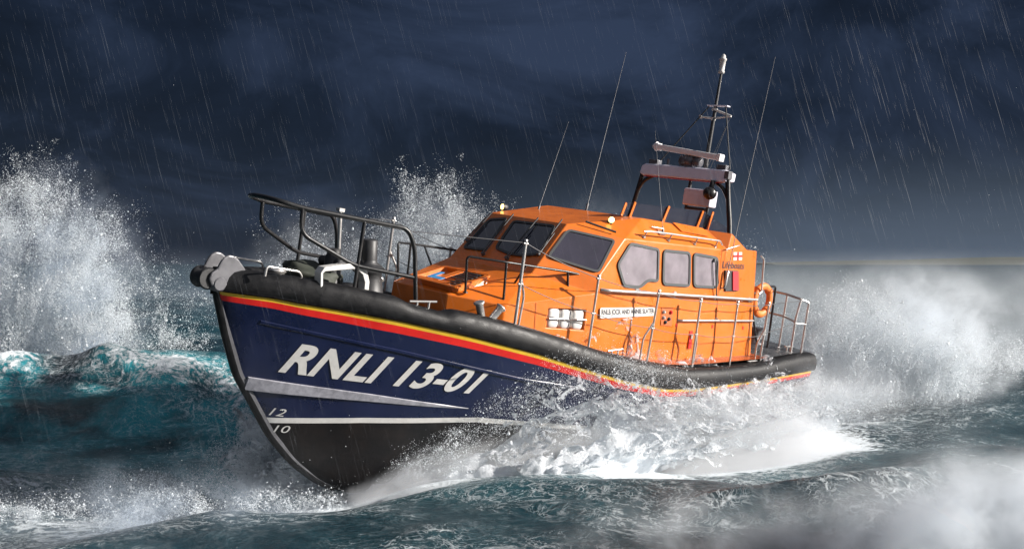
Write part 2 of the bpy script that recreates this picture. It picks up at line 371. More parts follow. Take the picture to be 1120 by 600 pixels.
window([SP(5.381, 1.845), SP(4.54, 1.86), SP(4.452, 1.215), SP(5.31, 1.204)], SIDE_N, .12, 'glass_side')
window([SP(4.459, 1.858), SP(3.63, 1.83), SP(3.555, 1.232), SP(4.36, 1.215)], SIDE_N, .12, 'glass_side')
def onfront(p): p = np.array(p); return p - FRONT_N * ((p - FT) @ FRONT_N)
def oncorner(p): p = np.array(p); return p - CORNER_N * ((p - FT) @ CORNER_N)
window([onfront(p) for p in ((7.82, -.15, 1.44), (7.362, -.24, 1.957), (7.34, .76, 1.982), (7.78, .90, 1.46), (7.86, .55, 1.385), (7.86, .25, 1.375))], FRONT_N, .1, 'glass_dark', fw=.045, both=False)
window([onfront(p) for p in ((7.872, -.302, 1.368), (7.338, -.40, 1.985), (7.40, -.815, 1.92), (7.894, -.86, 1.342))], FRONT_N, .08, 'glass_dark', fw=.045, both=False)
window([oncorner(p) for p in ((7.753, 1.007, 1.452), (7.311, .975, 1.955), (6.60, 1.463, 1.885), (7.029, 1.56, 1.30))], CORNER_N, .1, 'glass_mid', fw=.04)

# trim details on the wheelhouse
def plate(name, poly, n, off, m_, parent, thick=.004, both=False, r=0):
    P = rnd_poly(poly, r) if r else [np.array(p) for p in poly]
    mm = MB(); mm.prism([np.array(p) + n * off for p in P], n * thick); return mm.build(name, m_, parent)
pl = plate('name_plate', [SP(6.955, .749), SP(5.456, .811), SP(5.434, .664), SP(6.93, .573)], SIDE_N, .006, 'sign', boat, .006, r=.04)
def sidemap(x0, z0, x1, z1, x2, z2, x3, z3, off):
    def f(u, v):
        x = (x0 * (1 - u) + x1 * u) * (1 - v) + (x3 * (1 - u) + x2 * u) * v; z = (z0 * (1 - u) + z1 * u) * (1 - v) + (z3 * (1 - u) + z2 * u) * v
        return Vector(SP(x, z, off))
    return f
lettering('name_lettering', 'RNLB JOCK AND ANNIE SLATER', sidemap(6.90, .603, 5.46, .688, 5.48, .79, 6.92, .722, .0145), 'ink', pl, bold=.03, spacing=.98)
lettering('service_lettering', 'Lifeboats', sidemap(3.46, 1.628, 2.70, 1.655, 2.69, 1.785, 3.45, 1.765, .008), 'ink', boat, bold=.008, spacing=1.05)
# service flag: white with a red cross and a small blue centre
fl = plate('service_flag', [SP(3.12, 1.955), SP(2.82, 1.98), SP(2.80, 1.825), SP(3.10, 1.80)], SIDE_N, .006, 'sign', boat, .003)
plate('flag_cross', [SP(3.115, 1.898), SP(2.81, 1.923), SP(2.81, 1.883), SP(3.11, 1.858)], SIDE_N, .0105, 'red', fl, .002)
plate('flag_cross', [SP(2.99, 1.965), SP(2.94, 1.969), SP(2.925, 1.816), SP(2.975, 1.812)], SIDE_N, .0145, 'red', fl, .002)
# red navigation light box with a dark side
nb = plate('navigation_light_box', [SP(3.372, 1.592), SP(2.94, 1.609), SP(2.87, 1.222), SP(3.309, 1.201)], SIDE_N, .004, 'dark', boat, .03)
plate('red_light_panel', [SP(3.15, 1.585), SP(2.955, 1.592), SP(2.885, 1.237), SP(3.09, 1.23)], SIDE_N, .038, mat('red_panel', (.7, .05, .06), .3), nb, .02)
# recesses in the side
rc = plate('control_recess', [SP(5.256, .818), SP(4.914, .831), SP(4.906, .488), SP(5.23, .508)], SIDE_N, .003, 'orange_dark', boat, .006)
for x, z, c in ((5.19, .74, 'steel'), (5.18, .64, 'steel'), (5.12, .56, 'dark'), (5.02, .62, 'dark'), (4.98, .74, 'red')):
    q = MB(); q.lathe(SP(x, z, .009), SIDE_N, [(0, .035), (.02, .035), (.022, .02), (.04, .02)], 12); q.build('control_knob', c, rc)
rc2 = plate('latch_recess', [SP(4.325, .42), SP(4.228, .421), SP(4.226, .096), SP(4.323, .095)], SIDE_N, .003, 'red', boat, .006)
q = MB(); q.box(SP(4.275, .32, .02), (.05, .03, .09)); q.build('latch', 'steel', rc2)
for x in (4.78, 3.62, 2.55):
    plate('drain_slot', [SP(x, .545), SP(x - .045, .547), SP(x - .045, .485), SP(x, .483)], SIDE_N, .003, 'red', boat, .005)
ln = MB()
for x in (3.52,): ln.prism([SP(x, 2.0, .003), SP(x - .012, 2.0, .003), SP(x - .04, -.1, .003), SP(x - .028, -.1, .003)], SIDE_N * .003)
ln.build('panel_seam', 'orange_dark', boat)
sk = MB(); sk.prism([SP(2.17, -.02, .003), SP(5.3, -.17, .003), SP(7.1, .0, .003), SP(7.1, -.3, .003), SP(5.3, -.3, .003), SP(2.17, -.2, .003)], SIDE_N * .012); sk.build('kick_strip', 'dark', boat)
# hatch on the roof chamfer and the shade strip over the corner window
CH_N = nrm(SA, RF, SF); CH_N = CH_N if CH_N[1] > 0 else -CH_N
plate('roof_hatch', [(4.702, 1.173, 2.332), (3.771, 1.209, 2.312), (3.719, 1.345, 2.175), (4.575, 1.314, 2.191)], CH_N, .002, 'orange', boat, .02).modifiers.new('b', 'BEVEL').width = .006
TRI_N = nrm(FT, SF, RF); TRI_N = TRI_N if TRI_N[2] > 0 else -TRI_N
tb = MB(); tb.tube([oncorner((6.997, 1.073, 2.11)) + CORNER_N * .03, oncorner((6.567, 1.397, 2.0)) + CORNER_N * .03], .018, 8); tb.build('demist_strip', 'dark', boat)
# wipers
def wiper(a, b_, n, name='wiper'):
    a = np.array(a) + n * .055; b_ = np.array(b_) + n * .05; d = b_ - a
    w = MB(); w.tube([a, a + d * .98], .011, 6); w.tube([a + np.array((0, .05, 0)), a + d * .85 + np.array((0, .05, 0))], .008, 6); w.lathe(a - n * .055, n, [(0, .035), (.06, .03)], 10)
    bl = MB(); c = a + d * .98; u = unit(d); bl.tube([c - u * .32, c + u * .25], .013, 6)
    o = w.build(name, 'wire', boat); bl.build('wiper_blade', 'dark', o)
for s in (1, -1):
    for a, b_ in (((7.92, .29, 1.31), (7.45, .30, 1.86)), ((7.78, .86, 1.47), (7.42, .835, 1.89))):
        wiper((a[0], s * a[1], a[2]), (b_[0], s * b_[1], b_[2]), FRONT_N)
wiper(SP(3.78, 1.75), SP(3.66, 1.26), SIDE_N)

# roof grab rail, side grab rails
def rail(name, pts, r, m_, feet=(), fillet=0., parent=None, nfeet=None):
    mb = MB(); mb.tube(pts, r, 10, fillet)
    for a, b_ in feet: mb.tube([a, b_], r * .85, 8); d = unit(np.array(b_) - np.array(a)); mb.lathe(np.array(b_) - d * .012, d, [(0, r * 2), (.012, r * 2)], 10)
    return mb.build(name, m_, parent or boat)
for s in (1, -1):
    q = lambda p: np.array(p) * np.array((1, s, 1))
    rp = [q(p) for p in ((6.0, 1.56, 2.10), (5.90, 1.58, 2.115), (5.25, 1.575, 2.125), (3.68, 1.585, 2.13), (3.55, 1.56, 2.06))]
    rail('roof_grab_rail', rp, .017, 'steel', [(q((5.93, 1.577, 2.113)), q((5.90, 1.50, 2.0))), (q((5.2, 1.575, 2.125)), q((5.18, 1.50, 2.0))), (q((4.4, 1.58, 2.128)), q((4.38, 1.51, 2.0))), (q((3.75, 1.583, 2.13)), q((3.70, 1.51, 2.0)))], .05)
    rail('side_grab_rail', [q(SP(6.96, 1.05, .0)), q(SP(6.9, 1.05, .075)), q(SP(2.22, 1.09, .075))], .027, 'steel', [(q(SP(x, 1.07, .075)), q(SP(x, 1.07, .005))) for x in (6.0, 4.9, 3.6, 2.4)], .05)
    rail('side_grab_rail', [q(SP(4.734, .608, .0)), q(SP(4.68, .61, .06)), q(SP(2.24, .672, .06)), q(SP(2.2, .672, .0))], .02, 'steel', [(q(SP(x, .65, .06)), q(SP(x, .65, .005))) for x in (3.5,)], .04)
rail('door_grab_rail', [SP(2.2, 1.95, .06), SP(2.08, 1.9, .06), SP(2.06, 1.25, .06), SP(2.16, 1.2, .06)], .018, 'steel', (), .05)

# searchlights
for s in (1, -1):
    p = np.array((6.40, 1.14 * s, 2.13)) if s == 1 else np.array((6.83, -1.08, 2.09))
    d = unit((.78, .45 * s + .2, .02))
    q = MB(); q.tube([p + (0, 0, -.02), p + (0, 0, .07)], .02, 8); q.lathe(p + np.array((0, 0, .085)) - d * .09, d, [(0, .02), (.02, .05), (.09, .062), (.11, .062)], 16)
    o = q.build('searchlight', 'dark', boat)
    q = MB(); q.lathe(p + np.array((0, 0, .085)) + d * .021, d, [(0, .052), (.015, .05), (.03, .03), (.034, .008)], 16); q.build('lens', 'lens', o)

# smoked screen of the upper steering position with orange struts
q = MB(); q.prism([(5.735, .85, 2.30), (5.735, .85, 2.568), (4.038, .85, 2.632), (3.341, .85, 2.665), (2.21, .85, 2.376), (2.15, .85, 2.05)], (0, -.012, 0))
q.build('smoked_screen', 'screen', boat)
for s in (1,):
    for a, b_ in (((5.83, .88, 2.32), (5.743, .88, 2.56)), ((5.584, .88, 2.32), (5.488, .88, 2.60)), ((4.589, .88, 2.32), (4.461, .88, 2.635)), ((3.477, .88, 2.30), (3.344, .88, 2.66)), ((3.129, .88, 2.25), (3.003, .88, 2.68))):
        a = np.array(a) * (1, s, 1); b_ = np.array(b_) * (1, s, 1); d = unit(b_ - a); o_ = MB(); o_.box((a + b_) / 2, (np.linalg.norm(b_ - a), .02, .055), [d, (0, 1, 0), np.cross(d, (0, 1, 0))]); o_.build('screen_strut', 'orange', boat, .004)

# ------------------------------------------------------------------ foredeck trunk furniture
TRUNK_N = nrm(TF, TF * f0, FB); TRUNK_N = TRUNK_N if TRUNK_N[2] > 0 else -TRUNK_N
def ont(x, y, o=0.): return np.array((x, y, .71 + (9.5 - x) * (.455 / 1.453))) + TRUNK_N * o
TR = [unit((1, 0, -.455 / 1.453)), np.array((0, 1, 0)), TRUNK_N]
q = MB(); c = [ont(9.36, -.36), ont(8.68, -.36), ont(8.68, .74), ont(9.40, .74)]
oc = rnd_poly(c, .08); k = len(oc); cen = sum(oc) / k
A = [p + TRUNK_N * .003 for p in oc]; B = [p + TRUNK_N * .10 for p in oc]; D = [cen + (p - cen) * .9 + TRUNK_N * .10 for p in oc]; E_ = [cen + (p - cen) * .88 + TRUNK_N * .03 for p in oc]
q.add(A + B + D + E_, [(l * k + i, l * k + (i + 1) % k, (l + 1) * k + (i + 1) % k, (l + 1) * k + i) for l in range(3) for i in range(k)] + [tuple(range(3 * k, 4 * k))])
L_ = [cen + (p - cen) * 1.05 + TRUNK_N * .075 for p in oc]; L2 = [cen + (p - cen) * 1.05 + TRUNK_N * .1 for p in oc]; L3 = [p + TRUNK_N * .104 for p in oc]
q.add(L_ + L2 + L3, [(l * k + i, l * k + (i + 1) % k, (l + 1) * k + (i + 1) % k, (l + 1) * k + i) for l in range(2) for i in range(k)])
hat = q.build('foredeck_hatch', 'orange', boat); hat['label'] = 'low orange tray hatch with dark slots and a blue label'
q = MB()
for i in range(7):
    x0 = 9.28 - i * .088; y0 = .08 if i > 2 else .3
    q.box((ont(x0, y0 + .27, .085) if i <= 2 else ont(x0, .36, .085)), (.04, .5 if i > 2 else .32, .012), TR)
    if i <= 2: pass
q.build('hatch_slot', 'dark', hat)
q = MB(); q.box(ont(9.2, .05, .098), (.10, .34, .008), TR); q.box(ont(9.05, -.08, .098), (.2, .1, .008), TR); q.build('blue_label', 'blue', hat)
q = MB(); q.box(ont(9.02, .14, .094), (.55, .14, .012), TR); q.box(ont(9.3, .12, .091), (.07, .8, .012), TR); q.build('hatch_panel', 'orange', hat)
# black hand rail on the trunk
for s in (1, -1):
    g = lambda p: np.array(p) * np.array((1, s, 1))
    r_ = MB(); r_.tube([g((9.276, .832, .76)), g((9.361, .85, 1.334)), g((8.83, 1.17, 1.32)), g((7.565, 1.35, 1.274)), g((7.21, 1.40, 1.24)), g((7.18, 1.42, .98))], .02, 8, .07)
    r_.tube([g((8.78, 1.19, .68)), g((8.82, 1.175, 1.32))], .02, 8); r_.tube([g((7.491, 1.35, .96)), g((7.565, 1.35, 1.274))], .02, 8)
    r_.tube([g((8.42, 1.03, 1.0)), g((8.45, 1.25, 1.305))], .018, 8)
    if s == 1:
        r_.tube([g((9.361, .85, 1.334)), np.array((9.40, 0, 1.36)), g((9.361, -.85, 1.334))], .02, 8, .2) if False else None
    for p in ((9.276, .832, .765), (8.78, 1.19, .69), (7.491, 1.35, .955)): r_.lathe(g(p), (0, 0, 1), [(0, .045), (.02, .04)], 10)
    r_.build('trunk_hand_rail', 'black', boat)

# side recess that holds the white canisters, with its retaining bar
WN = unit((.306 / 1.739, 1, 0)); WX = unit((-1.739, .306, 0))
rb = MB(); rb.tube([WP(7.99, .514) + WN * .03, WP(7.23, .532) + WN * .03], .014, 8)
for x, z in ((7.985, .514), (7.235, .532)): rb.tube([WP(x, z) + WN * .03, WP(x, z)], .014, 8)
rb.build('retaining_bar', 'steel', boat)
sm_ = MB(); sm_.prism([WP(8.27, .745) + WN * .003, WP(8.255, .745) + WN * .003, WP(8.205, .25) + WN * .003, WP(8.22, .25) + WN * .003], WN * .003); sm_.build('panel_seam', 'orange_dark', boat)

# ------------------------------------------------------------------ bow gear
# rollers and cheek plates on the stem head
q = MB()
for y in (-.17, .17):
    arc = [(12.72, y, .78), (12.76, y, .84), (12.86, y, .94), (12.94, y, .99), (13.02, y, .995), (13.09, y, .95), (13.13, y, .88), (13.16, y, .80), (13.24, y, .74), (13.26, y, .66), (13.22, y, .58), (13.12, y, .54), (12.80, y, .62)]
    q.prism([np.array(p) - (0, .035, 0) for p in arc], (0, .05, 0))
q.build('bow_cheek_plate', 'grey', boat, .02)
q = MB(); q.lathe((13.24, -.135, .66), (0, 1, 0), [(0, .13), (.03, .15), (.06, .12), (.135, .10), (.21, .12), (.24, .15), (.27, .13)], 24); q.build('bow_roller', 'dark', boat)
q = MB(); q.lathe((13.10, -.30, .60), (0, 1, 0), [(0, .09), (.02, .11), (.46, .11), (.5, .08)], 20); q.build('stem_head_bar', 'grey', boat)
q = MB(); q.box((12.80, 0, .74), (.4, .34, .05)); q.build('stem_plate', 'grey', boat, .015)
# pulpit
for s in (1, -1):
    g = lambda p: np.array(p, float) * np.array((1, s, 1))
    r_ = MB()
    r_.tube([np.array((12.56, 0, 1.82)), g((12.56, .14, 1.82)), g((12.50, .40, 1.80)), g((12.195, .511, 1.745)), g((11.31, .75, 1.69)), g((10.66, .93, 1.65)), g((10.52, .965, 1.40)), g((10.393, .998, .64))], .034, 12, .12)
    r_.tube([g((12.195, .511, 1.745)), g((12.18, .515, 1.40)), g((11.38, .731, 1.043)), g((10.43, .985, .955))], .03, 10, .16)
    r_.tube([g((11.31, .75, 1.69)), g((11.33, .746, .70))], .028, 10)
    r_.tube([g((12.4, .44, 1.77)), g((12.2, .52, 1.72)), g((10.7, .935, 1.625))], .012, 6)
    r_.build('pulpit', 'black', boat)
# U handle, tarpaulin, capstan and bollard, fairlead arch
for s in (1, -1):
    q = MB(); q.tube([(12.635, .5 * s, .78), (12.623, .5 * s, .916), (12.098, .5 * s, .874), (12.042, .5 * s, .78)], .018, 8, .05); q.build('deck_handle', 'steel', boat)
q = MB(); q.lathe((12.25, .15, .55), (0, 0, 1), [(0, .12), (.26, .12), (.27, .14), (.31, .14), (.32, .1)], 18); q.build('deck_vent', 'steel', boat)
bmh = bmesh.new(); bmesh.ops.create_icosphere(bmh, subdivisions=4, radius=1)
for v in bmh.verts:
    p = v.co.copy(); k = 1 + .35 * mnoise.noise(p * 1.7) + .12 * mnoise.noise(p * 5); v.co = Vector((p.x * .5 * k, p.y * .42 * k, max(-.3, p.z * .24 * k)))
me = bpy.data.meshes.new('tarp'); bmh.to_mesh(me); bmh.free(); me.materials.append(M['tarp']); [setattr(p, 'use_smooth', True) for p in me.polygons]
o = bpy.data.objects.new('covered_anchor', me); C.objects.link(o); o.parent = boat; o.location = (11.45, -.25, .72); o['label'] = 'lump under a dark green tarpaulin'
q = MB(); q.lathe((11.17, 0, .40), (.07, 0, 1), [(0, .2), (.05, .2), (.1, .13), (.68, .13), (.72, .10), (.8, .10)], 24); q.lathe((11.24, -.26, 1.0), (0, 1, 0), [(0, .05), (.02, .075), (.1, .075), (.11, .05), (.42, .05), (.43, .075), (.51, .075), (.52, .05)], 16)
for a in range(4):
    t = a * PI / 2 + .4; q.prism([(11.17 + .1 * math.cos(t), .1 * math.sin(t), .42), (11.17 + .3 * math.cos(t), .3 * math.sin(t), .42), (11.19 + .12 * math.cos(t), .12 * math.sin(t), .8)], (.03 * math.sin(t), -.03 * math.cos(t), 0))
q.build('towing_bollard', 'dark', boat)
q = MB(); q.lathe((10.56, .1, .40), (.12, 0, 1), [(0, .30), (.03, .30), (.05, .25), (.42, .2), (.5, .2), (.52, .24), (.56, .245), (.60, .2), (.66, .125), (.7, .12), (.98, .12), (1.0, .1)], 26); q.build('capstan', 'dark', boat)
q = MB(); pts = [(11.86, .74, .62), (11.90, .74, .90), (11.86, .74, .955), (11.40, .74, 1.03), (11.28, .74, 1.02), (11.17, .74, .95), (11.11, .74, .82), (11.09, .74, .50)]
pts = [np.array(p) for p in pts]; outer = []; inner = []
for i, p in enumerate(pts):
    t = unit(pts[min(i + 1, len(pts) - 1)] - pts[max(i - 1, 0)]); w = np.array((t[2], 0, -t[0])); k = (.02, .02, .03, .04, .045, .045, .04, .04)[i]; outer.append(p - w * k); inner.append(p + w * k)
q.prism(outer + inner[::-1], (0, -.16, 0)); q.build('fairlead_arch', 'white', boat, .01)
# cleats and mooring horns
def cleat(x, y, z, l=.36, up=(0, 0, 1), along=(1, -.33, 0)):
    a = unit(along); q = MB(); c = np.array((x, y, z))
    q.tube([c - a * l / 2 + (0, 0, .1), c + a * l / 2 + (0, 0, .1)], .017, 8)
    for k in (-.22, .22): q.tube([c + a * l * k + (0, 0, -.06), c + a * l * k + (0, 0, .1)], .017, 8)
    q.build('cleat', 'steel', boat)
for s in (1, -1):
    cleat(10.40, s * 1.18, .54, .42, along=(1, -.33 * s, -.08)); cleat(6.64, s * 1.83, -.02, .36, along=(1, -.05 * s, -.1)); cleat(2.37, s * 1.88, -.20, .36, along=(1, .02 * s, 0)); cleat(.55, s * 1.62, .05, .36, along=(1, .05 * s, 0))
    for a, b_ in (((9.40, 1.43, .40), (9.53, 1.425, .71)), ((9.34, 1.47, .38), (9.12, 1.50, .66))):
        a = np.array(a) * (1, s, 1); b_ = np.array(b_) * (1, s, 1); q = MB(); d = unit(b_ - a); L = np.linalg.norm(b_ - a); q.lathe(a, d, [(0, .055), (L - .05, .06), (L - .02, .085), (L, .085), (L + .005, .06)], 16); q.build('mooring_horn', 'steel', boat)

# ------------------------------------------------------------------ stanchions and guard wires
ST = [((8.91, 1.61, 1.70), (8.90, 1.62, .38), -.17), ((7.32, 1.81, 1.28), (7.32, 1.81, .07), 0), ((5.82, 1.94, 1.13), (5.83, 1.91, -.16), .15), ((4.52, 1.93, 1.04), (4.52, 1.95, -.24), -.14), ((3.29, 1.93, 1.04), (3.29, 1.96, -.26), 0), ((2.11, 1.90, 1.06), (2.11, 1.90, -.2), .12)]
for s in (1, -1):
    g = lambda p: np.array(p, float) * np.array((1, s, 1))
    for a, b_, k in ST:
        a = g(a); b_ = g(b_); q = MB(); q.tube([b_, a], .026 if k == -.17 else .021, 10); q.lathe(a - (0, 0, .01), (0, 0, 1), [(0, .03), (.03, .03), (.04, .015)], 10)
        for h in (.97, .5):
            c = b_ + (a - b_) * h; q.lathe(c - np.array((.045, 0, 0)), (1, 0, 0), [(0, .018), (.09, .018)], 8)
        q.lathe(b_ , (0, 0, 1), [(0, .05), (.03, .05), (.035, .03)], 12)
        if k: q.tube([b_ + (a - b_) * .58, b_ + (a - b_) * .36 + np.array((k, -.05 * s, 0)), b_ + np.array((k * .85, -.06 * s, 0))], .019, 10, .08)
        q.build('stanchion', 'steel', boat)
    tops = [g(p[0]) - (0, 0, .03) for p in ST]; mids = [g(p[1]) + (g(p[0]) - g(p[1])) * .5 for p in ST]
    for line in (tops, mids):
        q = MB()
        for a, b_ in zip(line, line[1:]):
            q.tube([a + (b_ - a) * t - np.array((0, 0, .035 * 4 * t * (1 - t))) for t in np.linspace(0, 1, 7)], .007, 6)
        q.build('guard_wire', 'wire', boat)
    q = MB(); q.tube([tops[0], g((10.6, .94, 1.62))], .007, 6); q.build('guard_wire', 'wire', boat)
# lower forward wire to the coaming end and the silver post by the bow
q = MB(); q.tube([(11.0, -.1, .55), (11.13, -.1, 1.76)], .028, 10); q.box((11.135, -.1, 1.77), (.09, .09, .05)); q.build('jackstaff', 'steel', boat)
# stern rail: U round the stern with corner gates
q = MB()
for s in (1, -1):
    g = lambda p: np.array(p, float) * np.array((1, s, 1))
    q.tube([g((.62, 1.72, .05)), g((.60, 1.70, .75)), g((.50, 1.70, 1.17)), g((.30, 1.78, 1.12)), g((.34, 1.80, .03))], .022, 10, .05)
    q.tube([g((.58, 1.70, .66)), g((.33, 1.79, .66))], .016, 8)
    q.tube([g((.3, 1.25, 1.21)), g((.3, 1.25, .05))], .02, 10)
q.tube([(.5, 1.70, 1.17), (.3, 1.25, 1.215), (.3, .5, 1.25), (.3, -.5, 1.25), (.3, -1.25, 1.215), (.5, -1.70, 1.17)], .026, 10, .1)
q.tube([(.58, 1.70, .68), (.3, 1.25, .74), (.3, 0, .8), (.3, -1.25, .74), (.58, -1.70, .68)], .022, 10, .1)
q.tube([(.3, .5, 1.25), (.3, .5, .08)], .02, 10); q.tube([(.3, -.5, 1.25), (.3, -.5, .08)], .02, 10)
q.build('stern_rail', 'steel', boat)
for s in (1, -1):
    q = MB(); g = lambda p: np.array(p, float) * np.array((1, s, 1))
    q.tube([g((2.11, 1.9, 1.03)), g((.5, 1.70, 1.14))], .008, 6); q.tube([g((2.11, 1.9, .45)), g((.58, 1.70, .66))], .008, 6); q.build('guard_wire', 'wire', boat)
    q = MB(); q.tube([g((2.12, 1.52, 1.18)), g((1.55, 1.42, 1.36)), g((1.0, 1.35, 1.36)), g((.95, 1.35, .05))], .024, 10, .08); q.tube([g((2.12, 1.52, .95)), g((1.4, 1.4, .04))], .022, 10); q.build('aft_deck_rail', 'black', boat)
q = MB(); q.lathe((.75, .9, .05), (0, 0, 1), [(0, .2), (.05, .2), (.07, .12), (.3, .12), (.33, .17), (.38, .17)], 20); q.build('stern_capstan', 'grey', boat)

# ------------------------------------------------------------------ arch, radar and mast
for s in (1, -1):
    g = lambda p: np.array(p, float) * np.array((1, s, 1))
    q = MB(); q.tube([g((2.95, 1.33, 2.0)), g((2.9, 1.24, 2.45)), g((2.92, 1.12, 2.95)), g((2.93, 1.03, 3.45))], .05, 12, .25); q.tube([g((2.92, 1.12, 2.95)), g((2.94, .98, 3.17)), g((2.94, .78, 3.27))], .04, 10, .12); q.build('arch_leg', 'black', boat)
pod = MB(); pr = []
for y, k in ((-1.06, .72), (-.98, 1), (.98, 1), (1.06, .72)):
    pr.append([(2.70, y, 3.39 - .10 * k), (3.00, y, 3.39 - .13 * k), (3.03, y, 3.39 - .10 * k), (2.98, y, 3.39 + .11 * k), (2.93, y, 3.39 + .135 * k), (2.68, y, 3.39 + .11 * k)])
vs = [p for r_ in pr for p in r_]; pod.add(vs, [(i * 6 + j, i * 6 + (j + 1) % 6, (i + 1) * 6 + (j + 1) % 6, (i + 1) * 6 + j) for i in range(3) for j in range(6)] + [tuple(range(6)), tuple(range(18, 24))])
pod.build('arch_pod', 'purple', boat, .012)
q = MB(); q.box((2.99, 0, 3.255), (.05, 1.9, .012)); q.build('pod_red_trim', 'red', boat)
ra = MB(); ra.box((2.9, 0, 3.83), (.16, 1.56, .13)); rd = unit((0, 1, -.085))
ra = MB(); ra.box((2.9, 0, 3.82), (.15, 1.50, .115), [(1, 0, 0), rd, np.cross((1, 0, 0), rd)])
for s in (1, -1):
    c = np.array((2.9, 0, 3.82)) + rd * s * .78; ra.box(c, (.18, .09, .15), [(1, 0, 0), rd, np.cross((1, 0, 0), rd)])
    if s == -1: ra.lathe(c - rd * .04, -rd, [(0, .1), (.1, .03), (.11, .01)], 14)
scan = ra.build('radar_scanner', mat('scanner_white', (.82, .81, .82), .4), boat, .02)
q = MB(); q.lathe((2.88, -.16, 3.64), (0, 1, 0), [(0, .05), (.01, .11), (.3, .115), (.31, .06), (.33, .06), (.34, .1), (.48, .1), (.49, .03)], 18); q.lathe((2.9, .03, 3.52), (0, 0, 1), [(0, .07), (.26, .06)], 12); q.build('radar_motor', 'grey', boat)
for cpos, sz in (((2.85, -.83, 3.57), (.16, .22, .09)), ((2.85, .84, 3.57), (.14, .22, .10)), ((2.95, 1.06, 3.42), (.14, .1, .16))):
    q = MB(); q.box(cpos, sz); q.build('arch_instrument', 'grey', boat, .008)
q = MB(); q.lathe((2.85, -.5, 3.50), (0, 0, 1), [(0, .03), (.14, .03), (.16, .015)], 8); q.build('arch_instrument', 'grey', boat)
q = MB(); q.box((2.8, .38, 2.93), (.26, .66, .34)); q.build('arch_equipment_box', 'purple', boat, .03)
q = MB()
for y in (.12, .64):
    q.tube([(2.84, y, 3.3), (2.84, y, 3.08)], .035, 8); q.tube([(2.86, y, 2.78), (2.86, y, 2.0)], .014, 6); q.tube([(2.86, y, 2.78), (2.86, y, 2.66)], .03, 8)
q.tube([(2.86, .12, 2.70), (2.86, .64, 2.70)], .035, 8); q.build('equipment_frame', 'dark', boat)
q = MB(); n_ = 9; q.lathe((3.1, .80, 2.90), (0, 0, 1), [(.13 - .13 * math.cos(t), .005 + .13 * math.sin(t)) for t in np.linspace(0, PI, 13)], 20); q.tube([(3.08, .8, 3.15), (3.05, .8, 3.28)], .05, 10); q.lathe((3.2, .81, 3.03), (1, .15, 0), [(0, .075), (.035, .06), (.036, .02)], 16); q.build('camera_ball', 'black', boat)
# mast
mt = MB(); mt.tube([(2.42, .13, 3.40), (2.36, .11, 4.75), (2.31, .09, 5.56)], [.05, .036, .024], 12); mt.build('mast', 'dark', boat)
q = MB(); q.lathe((2.31, .085, 5.53), (-.02, -.03, 1), [(0, .03), (.01, .062), (.05, .066), (.06, .055), (.27, .062), (.28, .075), (.31, .075), (.32, .055), (.37, .045), (.40, .02), (.405, .005)], 18); q.build('masthead_antenna', 'white', boat)
q = MB(); q.box((2.35, .17, 4.86), (.12, .50, .025)); q.build('mast_platform', 'purple', boat, .006)
q = MB(); q.tube([(2.36, .10, 4.78), (2.36, .52, 4.66)], .022, 8); q.tube([(2.36, .52, 4.66), (2.36, .11, 4.60), (2.36, -.23, 4.62)], .02, 8); q.lathe((2.36, .1, 4.56), (0, 0, 1), [(0, .05), (.06, .05)], 12); q.lathe((2.36, .1, 4.76), (0, 0, 1), [(0, .06), (.05, .06)], 12); q.lathe((2.36, -.23, 4.59), (0, 0, 1), [(0, .03), (.07, .03)], 10); q.build('mast_spreader', 'white', boat)
q = MB(); q.tube([(2.36, -.05, 4.84), (2.75, -.86, 3.52)], .014, 6); q.tube([(2.36, .36, 4.84), (2.8, .98, 3.55)], .014, 6); q.build('mast_stay', 'dark', boat)
q = MB(); q.tube([(2.36, .51, 4.65), (2.42, .16, 3.52)], .005, 5); q.tube([(2.36, .50, 4.65), (2.5, .3, 3.52)], .005, 5); q.build('mast_wire', 'wire', boat)
# whip antennas
for a, b_, r0 in (((5.43, -.3, 2.30), (4.951, -.3, 5.415), .012), ((6.2, -.8, 2.2), (5.721, -.8, 3.943), .01), ((5.24, 1.40, 2.14), (5.65, 1.20, 3.88), .008), ((3.409, 1.66, 1.258), (2.813, 1.6, 5.77), .013)):
    a = np.array(a); b_ = np.array(b_); q = MB(); q.tube([a, a + (b_ - a) * .05, a + (b_ - a) * .06, b_], [r0 * 1.8, r0 * 1.8, r0 * .6, r0 * .28], 8)
    q.build('whip_antenna', 'wire', boat)
q = MB(); q.lathe((3.40, 1.66, 1.30), unit((-.596, -.06, 4.5)), [(0, .022), (.02, .03), (.28, .026), (.30, .012)], 12); q.tube([SP(3.42, 1.25, .0), (3.41, 1.66, 1.26), (3.40, 1.66, 1.32)], .014, 8); q.build('antenna_base', 'steel', boat)
q = MB(); q.box(np.array((5.28, 1.40, 2.12)), (.16, .1, .03), [(1, 0, 0), unit((0, .75, -.65)), CH_N]); q.tube([(5.5, 1.33, 2.2), (5.24, 1.40, 2.2), (5.24, 1.42, 2.1)], .012, 6); q.build('antenna_bracket', 'steel', boat)
q = MB(); q.tube([(3.45, 1.6, 1.99), (3.2, 1.66, 2.08), (3.05, 1.62, 2.1)], .014, 6); q.build('antenna_bracket', 'steel', boat)

